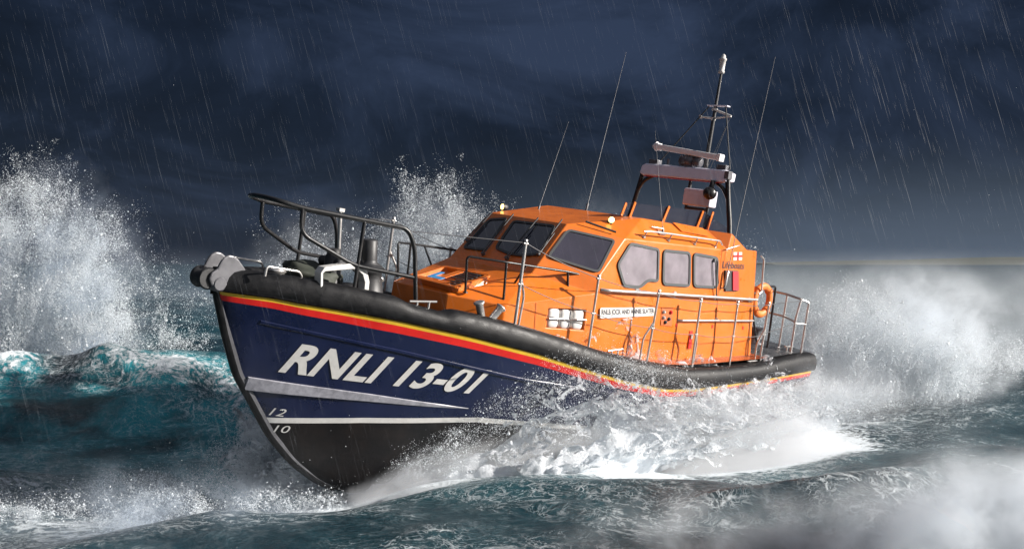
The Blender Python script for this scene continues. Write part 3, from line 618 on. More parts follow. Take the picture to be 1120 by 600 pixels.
# ------------------------------------------------------------------ things carried by the boat
def on_boat(o, base):
    o.matrix_world = BM @ Matrix.Translation(base); return o
def centred(mb, base):
    b_ = np.array(base); mb.v = [tuple(np.array(p) - b_) for p in mb.v]; return mb
base = (1.72, 1.50, .71)
e = bpy.data.objects.new('lifebuoy', None); C.objects.link(e); on_boat(e, base); tag(e, 'orange ring lifebuoy hanging on the rail behind the wheelhouse', 'lifebuoy')
q = MB(); Rr, rr, n1, n2 = .285, .075, 48, 16; vs = []
for i in range(n1):
    a = 2 * PI * i / n1
    for j in range(n2):
        t = 2 * PI * j / n2; d = Rr + rr * math.cos(t); vs.append((d * math.cos(a), rr * .8 * math.sin(t), Rr + rr + d * math.sin(a)))
q.add(vs, [(i * n2 + j, ((i + 1) % n1) * n2 + j, ((i + 1) % n1) * n2 + (j + 1) % n2, i * n2 + (j + 1) % n2) for i in range(n1) for j in range(n2)], 0, True)
q.build('ring', 'buoy', e)
for i in range(4):
    q = MB(); a = PI / 4 + i * PI / 2; c = np.array((Rr * math.cos(a), 0, Rr + rr + Rr * math.sin(a))); t = np.array((-math.sin(a), 0, math.cos(a))); q.lathe(c - t * .03, t, [(0, .07), (.001, .079), (.06, .079), (.061, .07)], 16); q.build('band', 'buoy', e)
LAB = ['white canister standing foremost in the recess of the orange trunk', 'white canister standing in the middle of three in the trunk recess', 'white canister standing aftmost in the trunk recess beside the wheelhouse']
for i in range(3):
    x = 7.862 - i * .25; p = WP(x, .368) - WN * .10
    q = MB(); h_, w_ = .30, .238; prof = []
    n_ = 24
    for zz, k in ((0, .82), (.02, .95), (.06, 1), (.24, 1), (.28, .95), (h_, .8)):
        for j in range(n_):
            a = 2 * PI * j / n_; c, s_ = math.cos(a), math.sin(a); e_ = .55
            prof.append(WX * (w_ / 2 * k * math.copysign(abs(c) ** e_, c)) + WN * (.1 * k * math.copysign(abs(s_) ** e_, s_)) + np.array((0, 0, zz)))
    q.add(prof, [(l * n_ + j, l * n_ + (j + 1) % n_, (l + 1) * n_ + (j + 1) % n_, (l + 1) * n_ + j) for l in range(5) for j in range(n_)], 0, True); q.add(prof[:n_], [tuple(range(n_))]); q.add(prof[-n_:], [tuple(range(n_))])
    o = q.build('canister', 'canister'); on_boat(o, p); tag(o, LAB[i], 'canister', 'white canisters in the trunk recess')

# ------------------------------------------------------------------ sea
def ocean_tile(size, res, wind, scale, seed, chop, align=.2, wdir=0.0, depth=200, small=.01):
    me = bpy.data.meshes.new('tile'); o = bpy.data.objects.new('tile', me); C.objects.link(o)
    md = o.modifiers.new('Ocean', 'OCEAN'); md.geometry_mode = 'GENERATE'; md.resolution = res; md.spatial_size = size; md.size = 1
    md.wave_scale = scale; md.wind_velocity = wind; md.choppiness = chop; md.random_seed = seed; md.wave_alignment = align; md.wave_direction = wdir; md.depth = depth; md.wave_scale_min = small
    md.use_foam = True; md.foam_layer_name = 'foam'; md.foam_coverage = .25; md.time = 3.7
    bpy.context.view_layer.update()
    ev = o.evaluated_get(bpy.context.evaluated_depsgraph_get()); em = ev.to_mesh()
    n = len(em.vertices); N = int(round(math.sqrt(n))); co = np.empty(n * 3, np.float32); em.vertices.foreach_get('co', co); co = co.reshape(N, N, 3)
    ev.to_mesh_clear(); bpy.data.objects.remove(o)
    g = np.linspace(-size / 2, size / 2, N); gx, gy = np.meshgrid(g, g)
    if abs(co[0, -1, 0] - co[0, 0, 0]) < size * .5: co = co.transpose(1, 0, 2)
    d = co - np.stack([gx, gy, np.zeros_like(gx)], -1)
    return d[:-1, :-1]
def sample(tile, size, x, y):
    N = tile.shape[0]; u = (x / size % 1.) * N; v = (y / size % 1.) * N
    i0 = np.floor(u).astype(int) % N; j0 = np.floor(v).astype(int) % N; fu = (u - np.floor(u))[..., None]; fv = (v - np.floor(v))[..., None]; i1 = (i0 + 1) % N; j1 = (j0 + 1) % N
    return (tile[j0, i0] * (1 - fu) + tile[j0, i1] * fu) * (1 - fv) + (tile[j1, i0] * (1 - fu) + tile[j1, i1] * fu) * fv
BIG = ocean_tile(90, 16, 16, 1.3, 5, 1.1, .3, .6)
SMALL = ocean_tile(23, 16, 7, .55, 9, 1.2, .1, .9, small=.002)
# local water: (x, y, sx, sy, angle, height)
BUMPS = [(-11.4, 20.0, 1.2, .45, .3, .2), (-8.8, 19.4, 1.0, .4, -.3, .22), (-6.6, 18.8, .9, .4, .2, .18), (-9.8, 17.6, 1.1, .4, .1, .18), (-7.0, 16.6, .9, .35, -.2, .16), (3.4, 13.2, .9, .3, .1, .14), (.6, 12.9, .7, .3, -.2, .12), (5.8, 15.2, 1.1, .4, .2, .2), (9.0, 18.6, 1.2, .5, 0, .25),
         (-12, 24.2, 1.0, .7, .5, .35), (-9.6, 24.0, .8, .5, -.3, .38), (-7.6, 23.9, .9, .6, .3, .30), (-5.6, 23.6, .7, .5, 0, .32), (-8.4, 22.6, 1.4, .5, .4, .22), (-6.2, 21.6, 1.2, .5, -.2, .2), (-10.8, 21.8, 1.3, .6, .2, .25),
         (-9.5, 25, 7.5, 2.4, .12, 1.35), (-4.5, 19, 3.2, 2.0, .3, -.35), (5.0, 23.2, 3.0, 2.6, -.5, .55), (1.5, 19.5, 3.5, 1.8, -.75, -.10),
         (1.8, 14.1, 2.4, .7, -.02, .30), (8, 17, 3.0, 1.6, .2, .25), (6.5, 13.5, 3.5, 1.1, .1, .35), (12, 27, 6, 3, .1, .7), (-2.9, 14.6, 1.6, 1.5, 0, -.30)]
def gauss(x, y, b_):
    cx, cy, sx, sy, a, h = b_; dx, dy = x - cx, y - cy; u = dx * math.cos(a) + dy * math.sin(a); v = -dx * math.sin(a) + dy * math.cos(a)
    return np.exp(-(u / sx) ** 2 - (v / sy) ** 2) * h
def sea_disp(x, y):
    r = np.hypot(x, y - 14); far = np.clip((r - 250) / 2500, 0, 1)
    a = .55 + .45 * np.clip((r - 12) / 25, 0, 1)      # the swell is built by hand round the boat
    d = sample(BIG, 90, x + 13, y + 31) * (a * (1 - far))[..., None] * .75 + sample(SMALL, 23, x, y) * (1.15 * np.exp(-np.clip(r - 25, 0, None) / 60))[..., None]
    for b_ in BUMPS: d[..., 2] += gauss(x, y, b_)
    return d
def sea_z(x, y): return sea_disp(np.array([x], float), np.array([y], float))[0, 2]
def graded(lo, hi, step, far_lo, far_hi, g=1.045):
    a = list(np.arange(lo, hi, step)); s = step; x = a[-1]
    while x < far_hi: s *= g; x += s; a.append(x)
    s = step; x = a[0]; L = []
    while x > far_lo: s *= g; x -= s; L.append(x)
    return np.array(L[::-1] + a)
gx = graded(-9, 9.5, .075, -6000, 6000); gy = graded(9.5, 27, .075, -120, 7000)
X, Y = np.meshgrid(gx, gy); D = sea_disp(X, Y)
# foam attribute: near the hull, on crests, in the wake
def seg_foam(P, Q, w, amp):
    P, Q = np.array(P[:2]), np.array(Q[:2]); d = Q - P; t = np.clip(((X - P[0]) * d[0] + (Y - P[1]) * d[1]) / (d @ d), 0, 1)
    return amp * np.exp(-(((X - P[0] - t * d[0]) ** 2 + (Y - P[1] - t * d[1]) ** 2) / w ** 2))
Z = D[..., 2]
jac = np.clip((np.gradient(X + D[..., 0], axis=1) / np.gradient(X, axis=1)) * (np.gradient(Y + D[..., 1], axis=0) / np.gradient(Y, axis=0)), -1, 2)
foam = .20 * np.exp(-np.clip(np.hypot(X + 6, Y - 17) - 4, 0, None) / 5) + np.clip((.80 - jac) * 1.3, 0, .8) + np.clip((Z - 1.3) * .3, 0, .25)
foam += seg_foam(W((10.2, .4, -2)), W((6, 2.2, -1.6)), .9, .9) + seg_foam(W((6, 2.2, -1.6)), W((0, 2.2, -1)), 1.3, 1.0) + seg_foam(W((0, 0, 0)), W((-9, 0, 0)), 2.6, 1.0)
foam += seg_foam(W((11.6, -.4, -2.2)), W((8, -2.2, -2)), 1.1, .9) + seg_foam((-12.5, 24.5), (-4.2, 23.6), 1.0, .8) + seg_foam((-5.5, 13.2), (-2.8, 14.2), 1.5, .25) + seg_foam((2.5, 13), (6.5, 12.5), 1.6, .15)
foam += seg_foam((-12, 17), (-6, 15), 2.2, .45) + seg_foam((-14, 32), (-5, 36), 4, .35)
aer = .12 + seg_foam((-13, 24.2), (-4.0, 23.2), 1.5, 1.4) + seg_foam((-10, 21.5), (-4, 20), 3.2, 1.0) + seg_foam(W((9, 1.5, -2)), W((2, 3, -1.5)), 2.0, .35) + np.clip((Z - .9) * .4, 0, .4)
nv = X.size; ny, nx = X.shape
me = bpy.data.meshes.new('sea'); me.vertices.add(nv); me.vertices.foreach_set('co', np.stack([X + D[..., 0], Y + D[..., 1], Z], -1).astype(np.float32).ravel())
idx = np.arange(nv).reshape(ny, nx); quads = np.stack([idx[:-1, :-1], idx[:-1, 1:], idx[1:, 1:], idx[1:, :-1]], -1).reshape(-1, 4)
nq = len(quads); me.loops.add(nq * 4); me.polygons.add(nq); me.loops.foreach_set('vertex_index', quads.ravel().astype(np.int32))
me.polygons.foreach_set('loop_start', np.arange(0, nq * 4, 4, dtype=np.int32)); me.polygons.foreach_set('use_smooth', np.ones(nq, bool)); me.update()
for nm, arr in (('foam', foam), ('aer', aer)):
    at = me.attributes.new(nm, 'FLOAT', 'POINT'); at.data.foreach_set('value', np.clip(arr, 0, 2).astype(np.float32).ravel())

def nodes(m): m.use_nodes = True; return m.node_tree, m.node_tree.nodes, m.node_tree.links
wm = bpy.data.materials.new('sea_water'); nt, N, L = nodes(wm); b = N['Principled BSDF']
def nd(t, **kw):
    n = N.new(t)
    for k, v in kw.items():
        if k in n.inputs: n.inputs[k].default_value = v
        else: setattr(n, k, v)
    return n
def math_(op, a, c=None, clamp=False):
    n = N.new('ShaderNodeMath'); n.operation = op; n.use_clamp = clamp
    for i, v in enumerate((a, c)):
        if v is None: continue
        if isinstance(v, (int, float)): n.inputs[i].default_value = v
        else: L.new(v, n.inputs[i])
    return n.outputs[0]
def mrange(v, a, c, d=0., e=1.):
    n = N.new('ShaderNodeMapRange'); n.interpolation_type = 'SMOOTHSTEP'; L.new(v, n.inputs['Value'])
    for k, x in zip(('From Min', 'From Max', 'To Min', 'To Max'), (a, c, d, e)):
        if isinstance(x, (int, float)): n.inputs[k].default_value = x
        else: L.new(x, n.inputs[k])
    return n.outputs[0]
tc = nd('ShaderNodeTexCoord'); pos = tc.outputs['Object']
warp = nd('ShaderNodeTexNoise', Scale=.9, Detail=6.); L.new(pos, warp.inputs['Vector'])
vm = N.new('ShaderNodeVectorMath'); vm.operation = 'MULTIPLY_ADD'; L.new(warp.outputs['Color'], vm.inputs[0]); vm.inputs[1].default_value = (1.3, 1.3, .6); L.new(pos, vm.inputs[2])
lace = None
for sc, wd in ((1.5, .05), (4.2, .07), (12., .12)):
    v = nd('ShaderNodeTexVoronoi', Scale=sc); v.feature = 'DISTANCE_TO_EDGE'; L.new(vm.outputs[0], v.inputs['Vector'])
    e = mrange(v.outputs['Distance'], 0., wd, 1., 0.); lace = e if lace is None else math_('MAXIMUM', lace, math_('MULTIPLY', e, .8))
big = nd('ShaderNodeTexNoise', Scale=.45, Detail=5., Roughness=.6); L.new(pos, big.inputs['Vector'])
fine = nd('ShaderNodeTexNoise', Scale=7., Detail=8., Roughness=.72); L.new(vm.outputs[0], fine.inputs['Vector'])
fa = N.new('ShaderNodeAttribute'); fa.attribute_name = 'foam'; aa = N.new('ShaderNodeAttribute'); aa.attribute_name = 'aer'
patch = mrange(big.outputs['Fac'], .40, .72)
amount = math_('ADD', math_('MULTIPLY', fa.outputs['Fac'], .85), math_('MULTIPLY', patch, .30))
lacef = math_('MULTIPLY', lace, mrange(fine.outputs['Fac'], .40, .62))
f1 = math_('MULTIPLY', lacef, mrange(amount, .06, .46)); 
thr = math_('SUBTRACT', .98, math_('MULTIPLY', amount, .55))
f2 = mrange(math_('ADD', fine.outputs['Fac'], math_('MULTIPLY', big.outputs['Fac'], .25)), thr, math_('ADD', thr, .16))
foamf = math_('MAXIMUM', f1, f2, True)
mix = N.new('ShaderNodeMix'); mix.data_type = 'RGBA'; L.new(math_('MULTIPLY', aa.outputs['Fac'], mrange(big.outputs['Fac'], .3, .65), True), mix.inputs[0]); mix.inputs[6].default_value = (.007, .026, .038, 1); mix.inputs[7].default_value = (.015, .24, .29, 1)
mix2 = N.new('ShaderNodeMix'); mix2.data_type = 'RGBA'; L.new(foamf, mix2.inputs[0]); L.new(mix.outputs[2], mix2.inputs[6]); mix2.inputs[7].default_value = (.74, .80, .84, 1)
L.new(mix2.outputs[2], b.inputs['Base Color']); L.new(mrange(foamf, 0., 1., .2, .8), b.inputs['Roughness']); b.inputs['IOR'].default_value = 1.33
rip = nd('ShaderNodeTexNoise', Scale=3.2, Detail=11., Roughness=.68, Distortion=.9); L.new(pos, rip.inputs['Vector'])
hgt = math_('ADD', rip.outputs['Fac'], math_('MULTIPLY', foamf, .25)); bp = nd('ShaderNodeBump', Strength=.85, Distance=.16); L.new(hgt, bp.inputs['Height']); L.new(bp.outputs['Normal'], b.inputs['Normal'])
me.materials.append(wm); sea = bpy.data.objects.new('sea', me); C.objects.link(sea); tag(sea, 'rough teal storm sea streaked with white foam', kind='structure')

# distant land on the horizon
hm = MB(); n_ = 60; vs = []
for i in range(n_ + 1):
    t = i / n_; x = 700 + 2600 * t; h = .2 * (60 + 70 * mnoise.fractal((t * 5, 2.3, 0), 1., 2., 5)) * min(1, t * 4) + 6
    for dy, hz in ((0, -8), (150, .45 * h), (420, h), (900, h * .7), (1500, -10)): vs.append((x, 2600 + dy - 250 * t, hz))
hm.add(vs, [(i * 5 + j, (i + 1) * 5 + j, (i + 1) * 5 + j + 1, i * 5 + j + 1) for i in range(n_) for j in range(4)], 0, True)
tag(hm.build('hills', mat('hill_fields', (.05, .055, .045), .9, vary=.7, vscale=.004, dark=(.03, .045, .03))), 'low green and yellow coastline on the horizon', kind='structure')
# ------------------------------------------------------------------ spray: droplets thrown up along ballistic strands
sm = bpy.data.materials.new('spray_water'); nt, N, L = nodes(sm); b = N['Principled BSDF']
b.inputs['Base Color'].default_value = (.92, .96, 1., 1); b.inputs['Roughness'].default_value = .6; b.inputs['Specular IOR Level'].default_value = .3
tl = N.new('ShaderNodeBsdfTranslucent'); tl.inputs['Color'].default_value = (.94, .97, .985, 1); mx = N.new('ShaderNodeMixShader'); mx.inputs[0].default_value = .5
L.new(b.outputs[0], mx.inputs[1]); L.new(tl.outputs[0], mx.inputs[2]); L.new(mx.outputs[0], N['Material Output'].inputs['Surface'])
TET = np.array([(1, 1, 1), (-1, -1, 1), (-1, 1, -1), (1, -1, -1)], float) / math.sqrt(3); TF_ = np.array([(0, 1, 2), (0, 3, 1), (0, 2, 3), (1, 3, 2)])
def droplets(name, P, S, label):
    n = len(P); q = RNG.normal(size=(n, 4)); q /= np.linalg.norm(q, axis=1)[:, None]; w, x, y, z = q.T
    Rm = np.stack([1 - 2 * (y * y + z * z), 2 * (x * y - z * w), 2 * (x * z + y * w), 2 * (x * y + z * w), 1 - 2 * (x * x + z * z), 2 * (y * z - x * w), 2 * (x * z - y * w), 2 * (y * z + x * w), 1 - 2 * (x * x + y * y)], -1).reshape(n, 3, 3)
    V = P[:, None, :] + np.einsum('nij,kj->nki', Rm, TET) * S[:, None, None]
    Fc = (np.arange(n)[:, None, None] * 4 + TF_[None]).reshape(-1, 3); me = bpy.data.meshes.new(name); me.vertices.add(n * 4); me.vertices.foreach_set('co', V.astype(np.float32).ravel())
    m_ = len(Fc); me.loops.add(m_ * 3); me.polygons.add(m_); me.loops.foreach_set('vertex_index', Fc.ravel().astype(np.int32)); me.polygons.foreach_set('loop_start', np.arange(0, m_ * 3, 3, dtype=np.int32)); me.polygons.foreach_set('use_smooth', np.ones(m_, bool)); me.update()
    me.materials.append(sm); o = bpy.data.objects.new(name, me); C.objects.link(o); tag(o, label, kind='stuff'); return o
def strands(base, out, up, side, n, per, size, spread, low=1.6, wob=.5, tlo=.02, thi=1.0):
    """strands of drops along the arc of each throw; base, out, up, side are functions of s in 0..1"""
    Pl, Sl = [], []
    s = RNG.random(n); off = RNG.random() * 50
    for i in range(n):
        si = s[i]; p0 = np.array(base(si)); gust = np.clip(.5 + 1.1 * mnoise.noise((si * 7 + off, 3.1, 0)) + .35 * mnoise.noise((si * 21 + off, 7.1, 0)), .05, 1)       # tongues of water
        f = RNG.random(); h = up(si) * (.45 + .55 * gust) * (.25 + .75 * f ** .6) / 1.61; o = np.array(out(si)) * (.25 + RNG.random()); k = max(3, int(per * (.3 + 1.4 * RNG.random())))
        t0 = tlo + (thi - tlo) * RNG.random() ** low; t = np.clip(t0 + RNG.normal(0, .04, k), 0, 1)
        z = h * 4 * t * (1 - t * .62); pts = p0 + np.outer(t, o) + np.outer(t, side(si)) * (RNG.random() - .4); pts[:, 2] += z
        c = Vector(pts[0]); wv = np.array((mnoise.noise(c * 1.3), mnoise.noise(c * 1.3 + Vector((9, 0, 0))), mnoise.noise(c * 1.3 + Vector((0, 9, 0))) * .6))
        pts += RNG.normal(0, 1, (k, 3)) * spread * (.25 + .9 * t[:, None] ** 1.5) * (.3 + RNG.random()) + wv * wob * .6
        Pl.append(pts); Sl.append(size * np.exp(RNG.normal(-.5, .62, k)) * (1.1 - .5 * t))
    return np.concatenate(Pl), np.concatenate(Sl)
PORT = BMn @ np.array((0, 1, 0)); AFT = BMn @ np.array((-1, 0, 0)); PORT = PORT * (1, 1, 0); AFT = AFT * (1, 1, 0)
def hull_base(s):
    x = 10.3 + (-.3 - 10.3) * s; z = np.interp(x, [0, 6, 9, 10.3], [-1.15, -1.8, -2.15, -2.5]); p = W((x, float(yh(min(x, 10.25), z)) + .05, z)); return p
hp = lambda xs, hs: (lambda s: float(np.interp(10.3 - 10.6 * s, xs[::-1], hs[::-1])))
up1 = hp([10.3, 9.6, 9, 8.2, 7.2, 6, 5, 4, 3, 2, 1, 0], [.7, 1.5, 2.2, 2.75, 2.5, 1.9, 1.55, 1.45, 1.2, 1.05, .95, .95])
ow1 = hp([10.3, 9, 8, 6, 4, 2, 0], [.8, 1.3, 1.5, 1.45, 1.35, 1.2, 1.1])
# torn sheets of water peeling off the hull: solid low down, breaking into holes towards the lip
shm = bpy.data.materials.new('torn_water'); nt = shm.node_tree if shm.use_nodes else None
shm.use_nodes = True; nt = shm.node_tree; N, L = nt.nodes, nt.links; b = N['Principled BSDF']
b.inputs['Base Color'].default_value = (.78, .81, .85, 1); b.inputs['Roughness'].default_value = .55
geo = N.new('ShaderNodeNewGeometry'); ta = N.new('ShaderNodeAttribute'); ta.attribute_name = 'rise'; sa = N.new('ShaderNodeAttribute'); sa.attribute_name = 'flow'
na = nd('ShaderNodeTexNoise', Scale=3.6, Detail=12., Roughness=.78, Distortion=1.0); L.new(geo.outputs['Position'], na.inputs['Vector'])
nb = nd('ShaderNodeTexNoise', Scale=17., Detail=6., Roughness=.75); L.new(geo.outputs['Position'], nb.inputs['Vector'])
cx = N.new('ShaderNodeCombineXYZ'); L.new(math_('MULTIPLY', sa.outputs['Fac'], 95.), cx.inputs[0]); L.new(math_('MULTIPLY', ta.outputs['Fac'], 4.), cx.inputs[1])
nc = nd('ShaderNodeTexNoise', Scale=1., Detail=6., Roughness=.7, Distortion=.6); L.new(cx.outputs[0], nc.inputs['Vector'])
sig = math_('ADD', math_('ADD', math_('MULTIPLY', na.outputs['Fac'], .5), math_('MULTIPLY', nb.outputs['Fac'], .22)), math_('MULTIPLY', nc.outputs['Fac'], .28))
lim = mrange(ta.outputs['Fac'], .1, 1., .38, .535); L.new(mrange(sig, lim, math_('ADD', lim, .02)), b.inputs['Alpha'])
tl = N.new('ShaderNodeBsdfTranslucent'); tl.inputs['Color'].default_value = (.9, .95, .98, 1); tr = N.new('ShaderNodeBsdfTransparent'); mxa = N.new('ShaderNodeMixShader'); mxb = N.new('ShaderNodeMixShader')
mxa.inputs[0].default_value = .35; al = mrange(sig, lim, math_('ADD', lim, .02)); b.inputs['Alpha'].default_value = 1
for l_ in list(b.inputs['Alpha'].links): L.remove(l_)
L.new(b.outputs[0], mxa.inputs[1]); L.new(tl.outputs[0], mxa.inputs[2]); L.new(al, mxb.inputs[0]); L.new(tr.outputs[0], mxb.inputs[1]); L.new(mxa.outputs[0], mxb.inputs[2]); L.new(mxb.outputs[0], N['Material Output'].inputs['Surface'])
bp = nd('ShaderNodeBump', Strength=.9, Distance=.09); L.new(sig, bp.inputs['Height']); L.new(bp.outputs['Normal'], b.inputs['Normal'])
def sheet(base, out, up, k_h, k_o, seed, s0, s1, label, ns=300, nt_=44, drift=.9):
    V = []; Rr = []; Fl = []
    for i in range(ns):
        si = s0 + (s1 - s0) * i / (ns - 1); p0 = np.array(base(si)); o = np.array(out(si)); e_ = min(1, i / 14, (ns - 1 - i) / 30)
        g = .55 + .75 * mnoise.noise((si * 9, seed, 0)) + .5 * mnoise.noise((si * 26, seed, 4.)) + .2 * mnoise.noise((si * 70, seed, 8.))
        h = up(si) * k_h * max(.22, .45 + .55 * g) / 1.61 * (.25 + .75 * e_)
        for j in range(nt_):
            t = j / (nt_ - 1); p = p0 + o * k_o * (t + .25 * t * t); p[2] += h * 4 * t * (1 - t * .62) - .12
            c = Vector(p); a = .05 + .22 * t
            p = p + np.array((mnoise.noise(c * 1.5 + Vector((seed, 0, 0))), mnoise.noise(c * 1.5 + Vector((0, seed, 0))), mnoise.noise(c * 1.5 + Vector((0, 0, seed))))) * a + np.array((mnoise.noise(c * 5 + Vector((seed, 0, 0))), mnoise.noise(c * 5 + Vector((0, seed, 0))), mnoise.noise(c * 5))) * a * .45
            V.append(p); Rr.append(min(1, t * .9 + (1 - e_) * .5)); Fl.append(si)
    ix = np.arange(ns * nt_).reshape(ns, nt_); Q = np.stack([ix[:-1, :-1], ix[1:, :-1], ix[1:, 1:], ix[:-1, 1:]], -1).reshape(-1, 4)
    me = bpy.data.meshes.new('sheet'); me.from_pydata([tuple(v) for v in V], [], Q.tolist()); me.polygons.foreach_set('use_smooth', np.ones(len(Q), bool))
    for nm, arr in (('rise', Rr), ('flow', Fl)):
        at = me.attributes.new(nm, 'FLOAT', 'POINT'); at.data.foreach_set('value', np.array(arr, np.float32))
    me.materials.append(shm); o = bpy.data.objects.new('spray', me); C.objects.link(o); tag(o, label, kind='stuff')
for k_, (kh, ko, sd) in enumerate(((1.28, .3, 3.3), (1.12, .42, 11.7), (.95, .56, 23.1), (.74, .72, 31.9), (.55, .95, 41.3))):
    sheet(hull_base, lambda s: PORT * ow1(s) + AFT * .9, up1, kh, ko, sd, .0, .97, ['innermost', 'second', 'middle', 'fourth', 'outermost'][k_] + ' sheet of torn white water peeling off the port side')
def foot_base(s):
    p = hull_base(s) + PORT * (.75 + .35 * math.sin(s * 7)) * min(1., s * 5 + .1); p[2] = .30 * s - .02; return p
for k_, (kh, ko, sd) in enumerate(((.45, .5, 51.3), (.28, .9, 61.9))):
    sheet(foot_base, lambda s: PORT * .7 + AFT * .8, up1, kh, ko, sd, .02, .97, ['upper', 'lower'][k_] + ' roll of foam tumbling along the foot of the bow wave')
for k_, (kh, ko, sd) in enumerate(((1., .6, 5.5), (.6, 1., 15.5))):
    sheet(lambda s: np.array((-2.6 - 1.8 * s, 16.3 + .2 * s, .0)), lambda s: np.array((-.5, -.5, 0)), lambda s: .9 + .9 * math.sin(PI * s * .8), kh, ko, sd, 0., 1., ['high', 'low'][k_] + ' curl of white water at the foot of the stem', ns=110, nt_=26)
P, S = strands(hull_base, lambda s: PORT * (.45 + ow1(s)) + AFT * .9, up1, lambda s: AFT * .8, 4800, 44, .0070, .08, low=.42, wob=.4)
droplets('spray', P, S, 'white bow wave bursting up along the navy port side of the lifeboat')
def outer_base(s):
    p = hull_base(s) + PORT * (.25 + 1.1 * RNG.random()) * min(1., .25 + s * 3); p[2] = max(p[2] - .25, .35 * s - .1); return p
P, S = strands(outer_base, lambda s: PORT * .5 + AFT * .9, lambda s: .35 + .3 * up1(s), lambda s: AFT * .8, 1300, 40, .0070, .09, low=.6, wob=.4)
droplets('spray', P, S, 'low front of the bow wave tumbling onto the sea along the port side')
# starboard plumes behind the boat
def plume(c, wx, wy, h, n, per, size, spread, out, label, wob=.8, low=1.1, prof=lambda u: 1 - .55 * u * u):
    c = np.array(c, float)
    P, S = strands(lambda s: c + np.array(((s - .5) * 2 * wx, (RNG.random() - .5) * 2 * wy, 0)), lambda s: np.array(out) + RNG.normal(0, .3, 3) * (1, 1, 0), lambda s: h * prof(abs(2 * s - 1)), lambda s: np.array((.5, 0, 0)), n, per, size, spread, low, wob)
    return droplets('spray', P, S, label)
plume((-1.8, 21.2, .2), 1.6, .5, 6.6, 10500, 40, .0085, .08, (.1, 0, 0), 'tall white plume rising behind the foredeck rail and windscreen')
plume((-3.8, 19.4, .1), 1.3, .5, 5.4, 3600, 34, .0075, .10, (.2, 0, 0), 'thin spray cloud seen through the black bow pulpit')
plume((2.2, 26.2, .8), 1.3, .5, 5.6, 2600, 40, .009, .12, (.2, 0, 0), 'fine spray puff above the wheelhouse roof between two whip antennas')
plume((8.4, 24.6, .4), 2.2, 1.0, 3.1, 9000, 40, .0088, .11, (.4, 0, 0), 'churning white wash piled up behind the stern rail')
plume((5.6, 27.0, .8), 1.0, .5, 4.0, 900, 38, .0085, .12, (.4, 0, 0), 'spray bursting up behind the aft end of the wheelhouse')
plume((12.0, 28.5, .3), 3.4, 2.0, 2.0, 1600, 36, .012, .18, (.6, 0, 0), 'low white wash trailing off behind the stern towards the horizon')
plume((-13.3, 27.4, .6), 2.3, .8, 7.8, 9500, 44, .0098, .12, (.5, 0, 0), 'loose fountain of droplets rising behind the turquoise wave', wob=1.6, prof=lambda u: 1 - .35 * u)
plume((-10.0, 26.6, .6), 1.5, .6, 3.8, 1000, 36, .0098, .12, (.9, 0, 0), 'smaller ragged burst of droplets between the fountain and the bow', wob=1.6, prof=lambda u: 1 - .3 * u)
P, S = strands(lambda s: np.array((-4.2 + 1.7 * s, 16.3 - .2 * s, -.05)), lambda s: np.array((-.7, -.4, 0)), lambda s: .9 + .9 * math.sin(PI * s), lambda s: np.array((.3, 0, 0)), 1600, 36, .0075, .05)
droplets('spray', P, S, 'white water curling off the foot of the stem')
plume((-5.3, 15.0, -.1), 2.6, 1.2, .55, 2200, 36, .0075, .12, (-.3, -.3, 0), 'low blown spray skimming the water beside the bow', wob=1.2, prof=lambda u: 1 - .5 * u)
n = 2500; P = np.stack([RNG.uniform(-7, 11, n), RNG.uniform(13, 30, n), RNG.gamma(1.6, .7, n) + .2], -1); droplets('spray', P, np.exp(RNG.normal(-5.5, .35, n)), 'single drops scattered in the air round the lifeboat')

def volume_nodes(name, col, aniso=.2, step=.3):
    m = bpy.data.materials.new(name); m.use_nodes = True; nt = m.node_tree; nt.nodes.clear(); o_ = nt.nodes.new('ShaderNodeOutputMaterial'); v = nt.nodes.new('ShaderNodeVolumePrincipled'); nt.links.new(v.outputs[0], o_.inputs['Volume'])
    v.inputs['Color'].default_value = (*col, 1); v.inputs['Anisotropy'].default_value = aniso; m.cycles.volume_step_rate = step
    return m, nt, v
# the body of the bow wave: a long bank of broken water along the port side
A_, B_ = np.array((-2.75, 15.25, 0)), np.array((7.4, 21.2, 0)); dl = unit(B_ - A_); nl = np.array((dl[1], -dl[0], 0)); HL = np.linalg.norm(B_ - A_) / 2; ctr = (A_ + B_) / 2 + nl * .15
HS = [(0, .03), (.06, .28), (.12, .55), (.2, .80), (.3, .92), (.42, .84), (.52, .72), (.62, .78), (.72, .62), (.84, .46), (.95, .28), (1, .1)]
bm_ = MB(); us = np.linspace(0, 1, 41); vs = []
for u_ in us:
    top = 1.7 * np.interp(u_, [a for a, _ in HS], [h for _, h in HS]) * 1.08 + .35 * u_ + .03
    for y_, z_ in ((-1, -.3), (1, -.3), (1, top * .75), (.5, top), (-.5, top), (-1, top * .75)): vs.append((2 * u_ - 1, y_, (z_ - .9) / 1.3))
bm_.add(vs, [(i * 6 + j, i * 6 + (j + 1) % 6, (i + 1) * 6 + (j + 1) % 6, (i + 1) * 6 + j) for i in range(40) for j in range(6)] + [tuple(range(6)), tuple(range(240, 246))])
t_ = bm_.build('spray_body', []); me = t_.data; bpy.data.objects.remove(t_)
o = bpy.data.objects.new('spray', me); C.objects.link(o); o.matrix_world = Matrix(((dl[0] * HL, -nl[0] * .85, 0, ctr[0]), (dl[1] * HL, -nl[1] * .85, 0, ctr[1]), (0, 0, 1.3, .9), (0, 0, 0, 1)))
tag(o, 'dense body of broken white water along the port waterline', kind='stuff')
m, nt, v = volume_nodes('broken_water', (.95, .97, 1.), step=.12); N, L = nt.nodes, nt.links
tc = N.new('ShaderNodeTexCoord'); sx = N.new('ShaderNodeSeparateXYZ'); L.new(tc.outputs['Object'], sx.inputs[0]); geo = N.new('ShaderNodeNewGeometry')
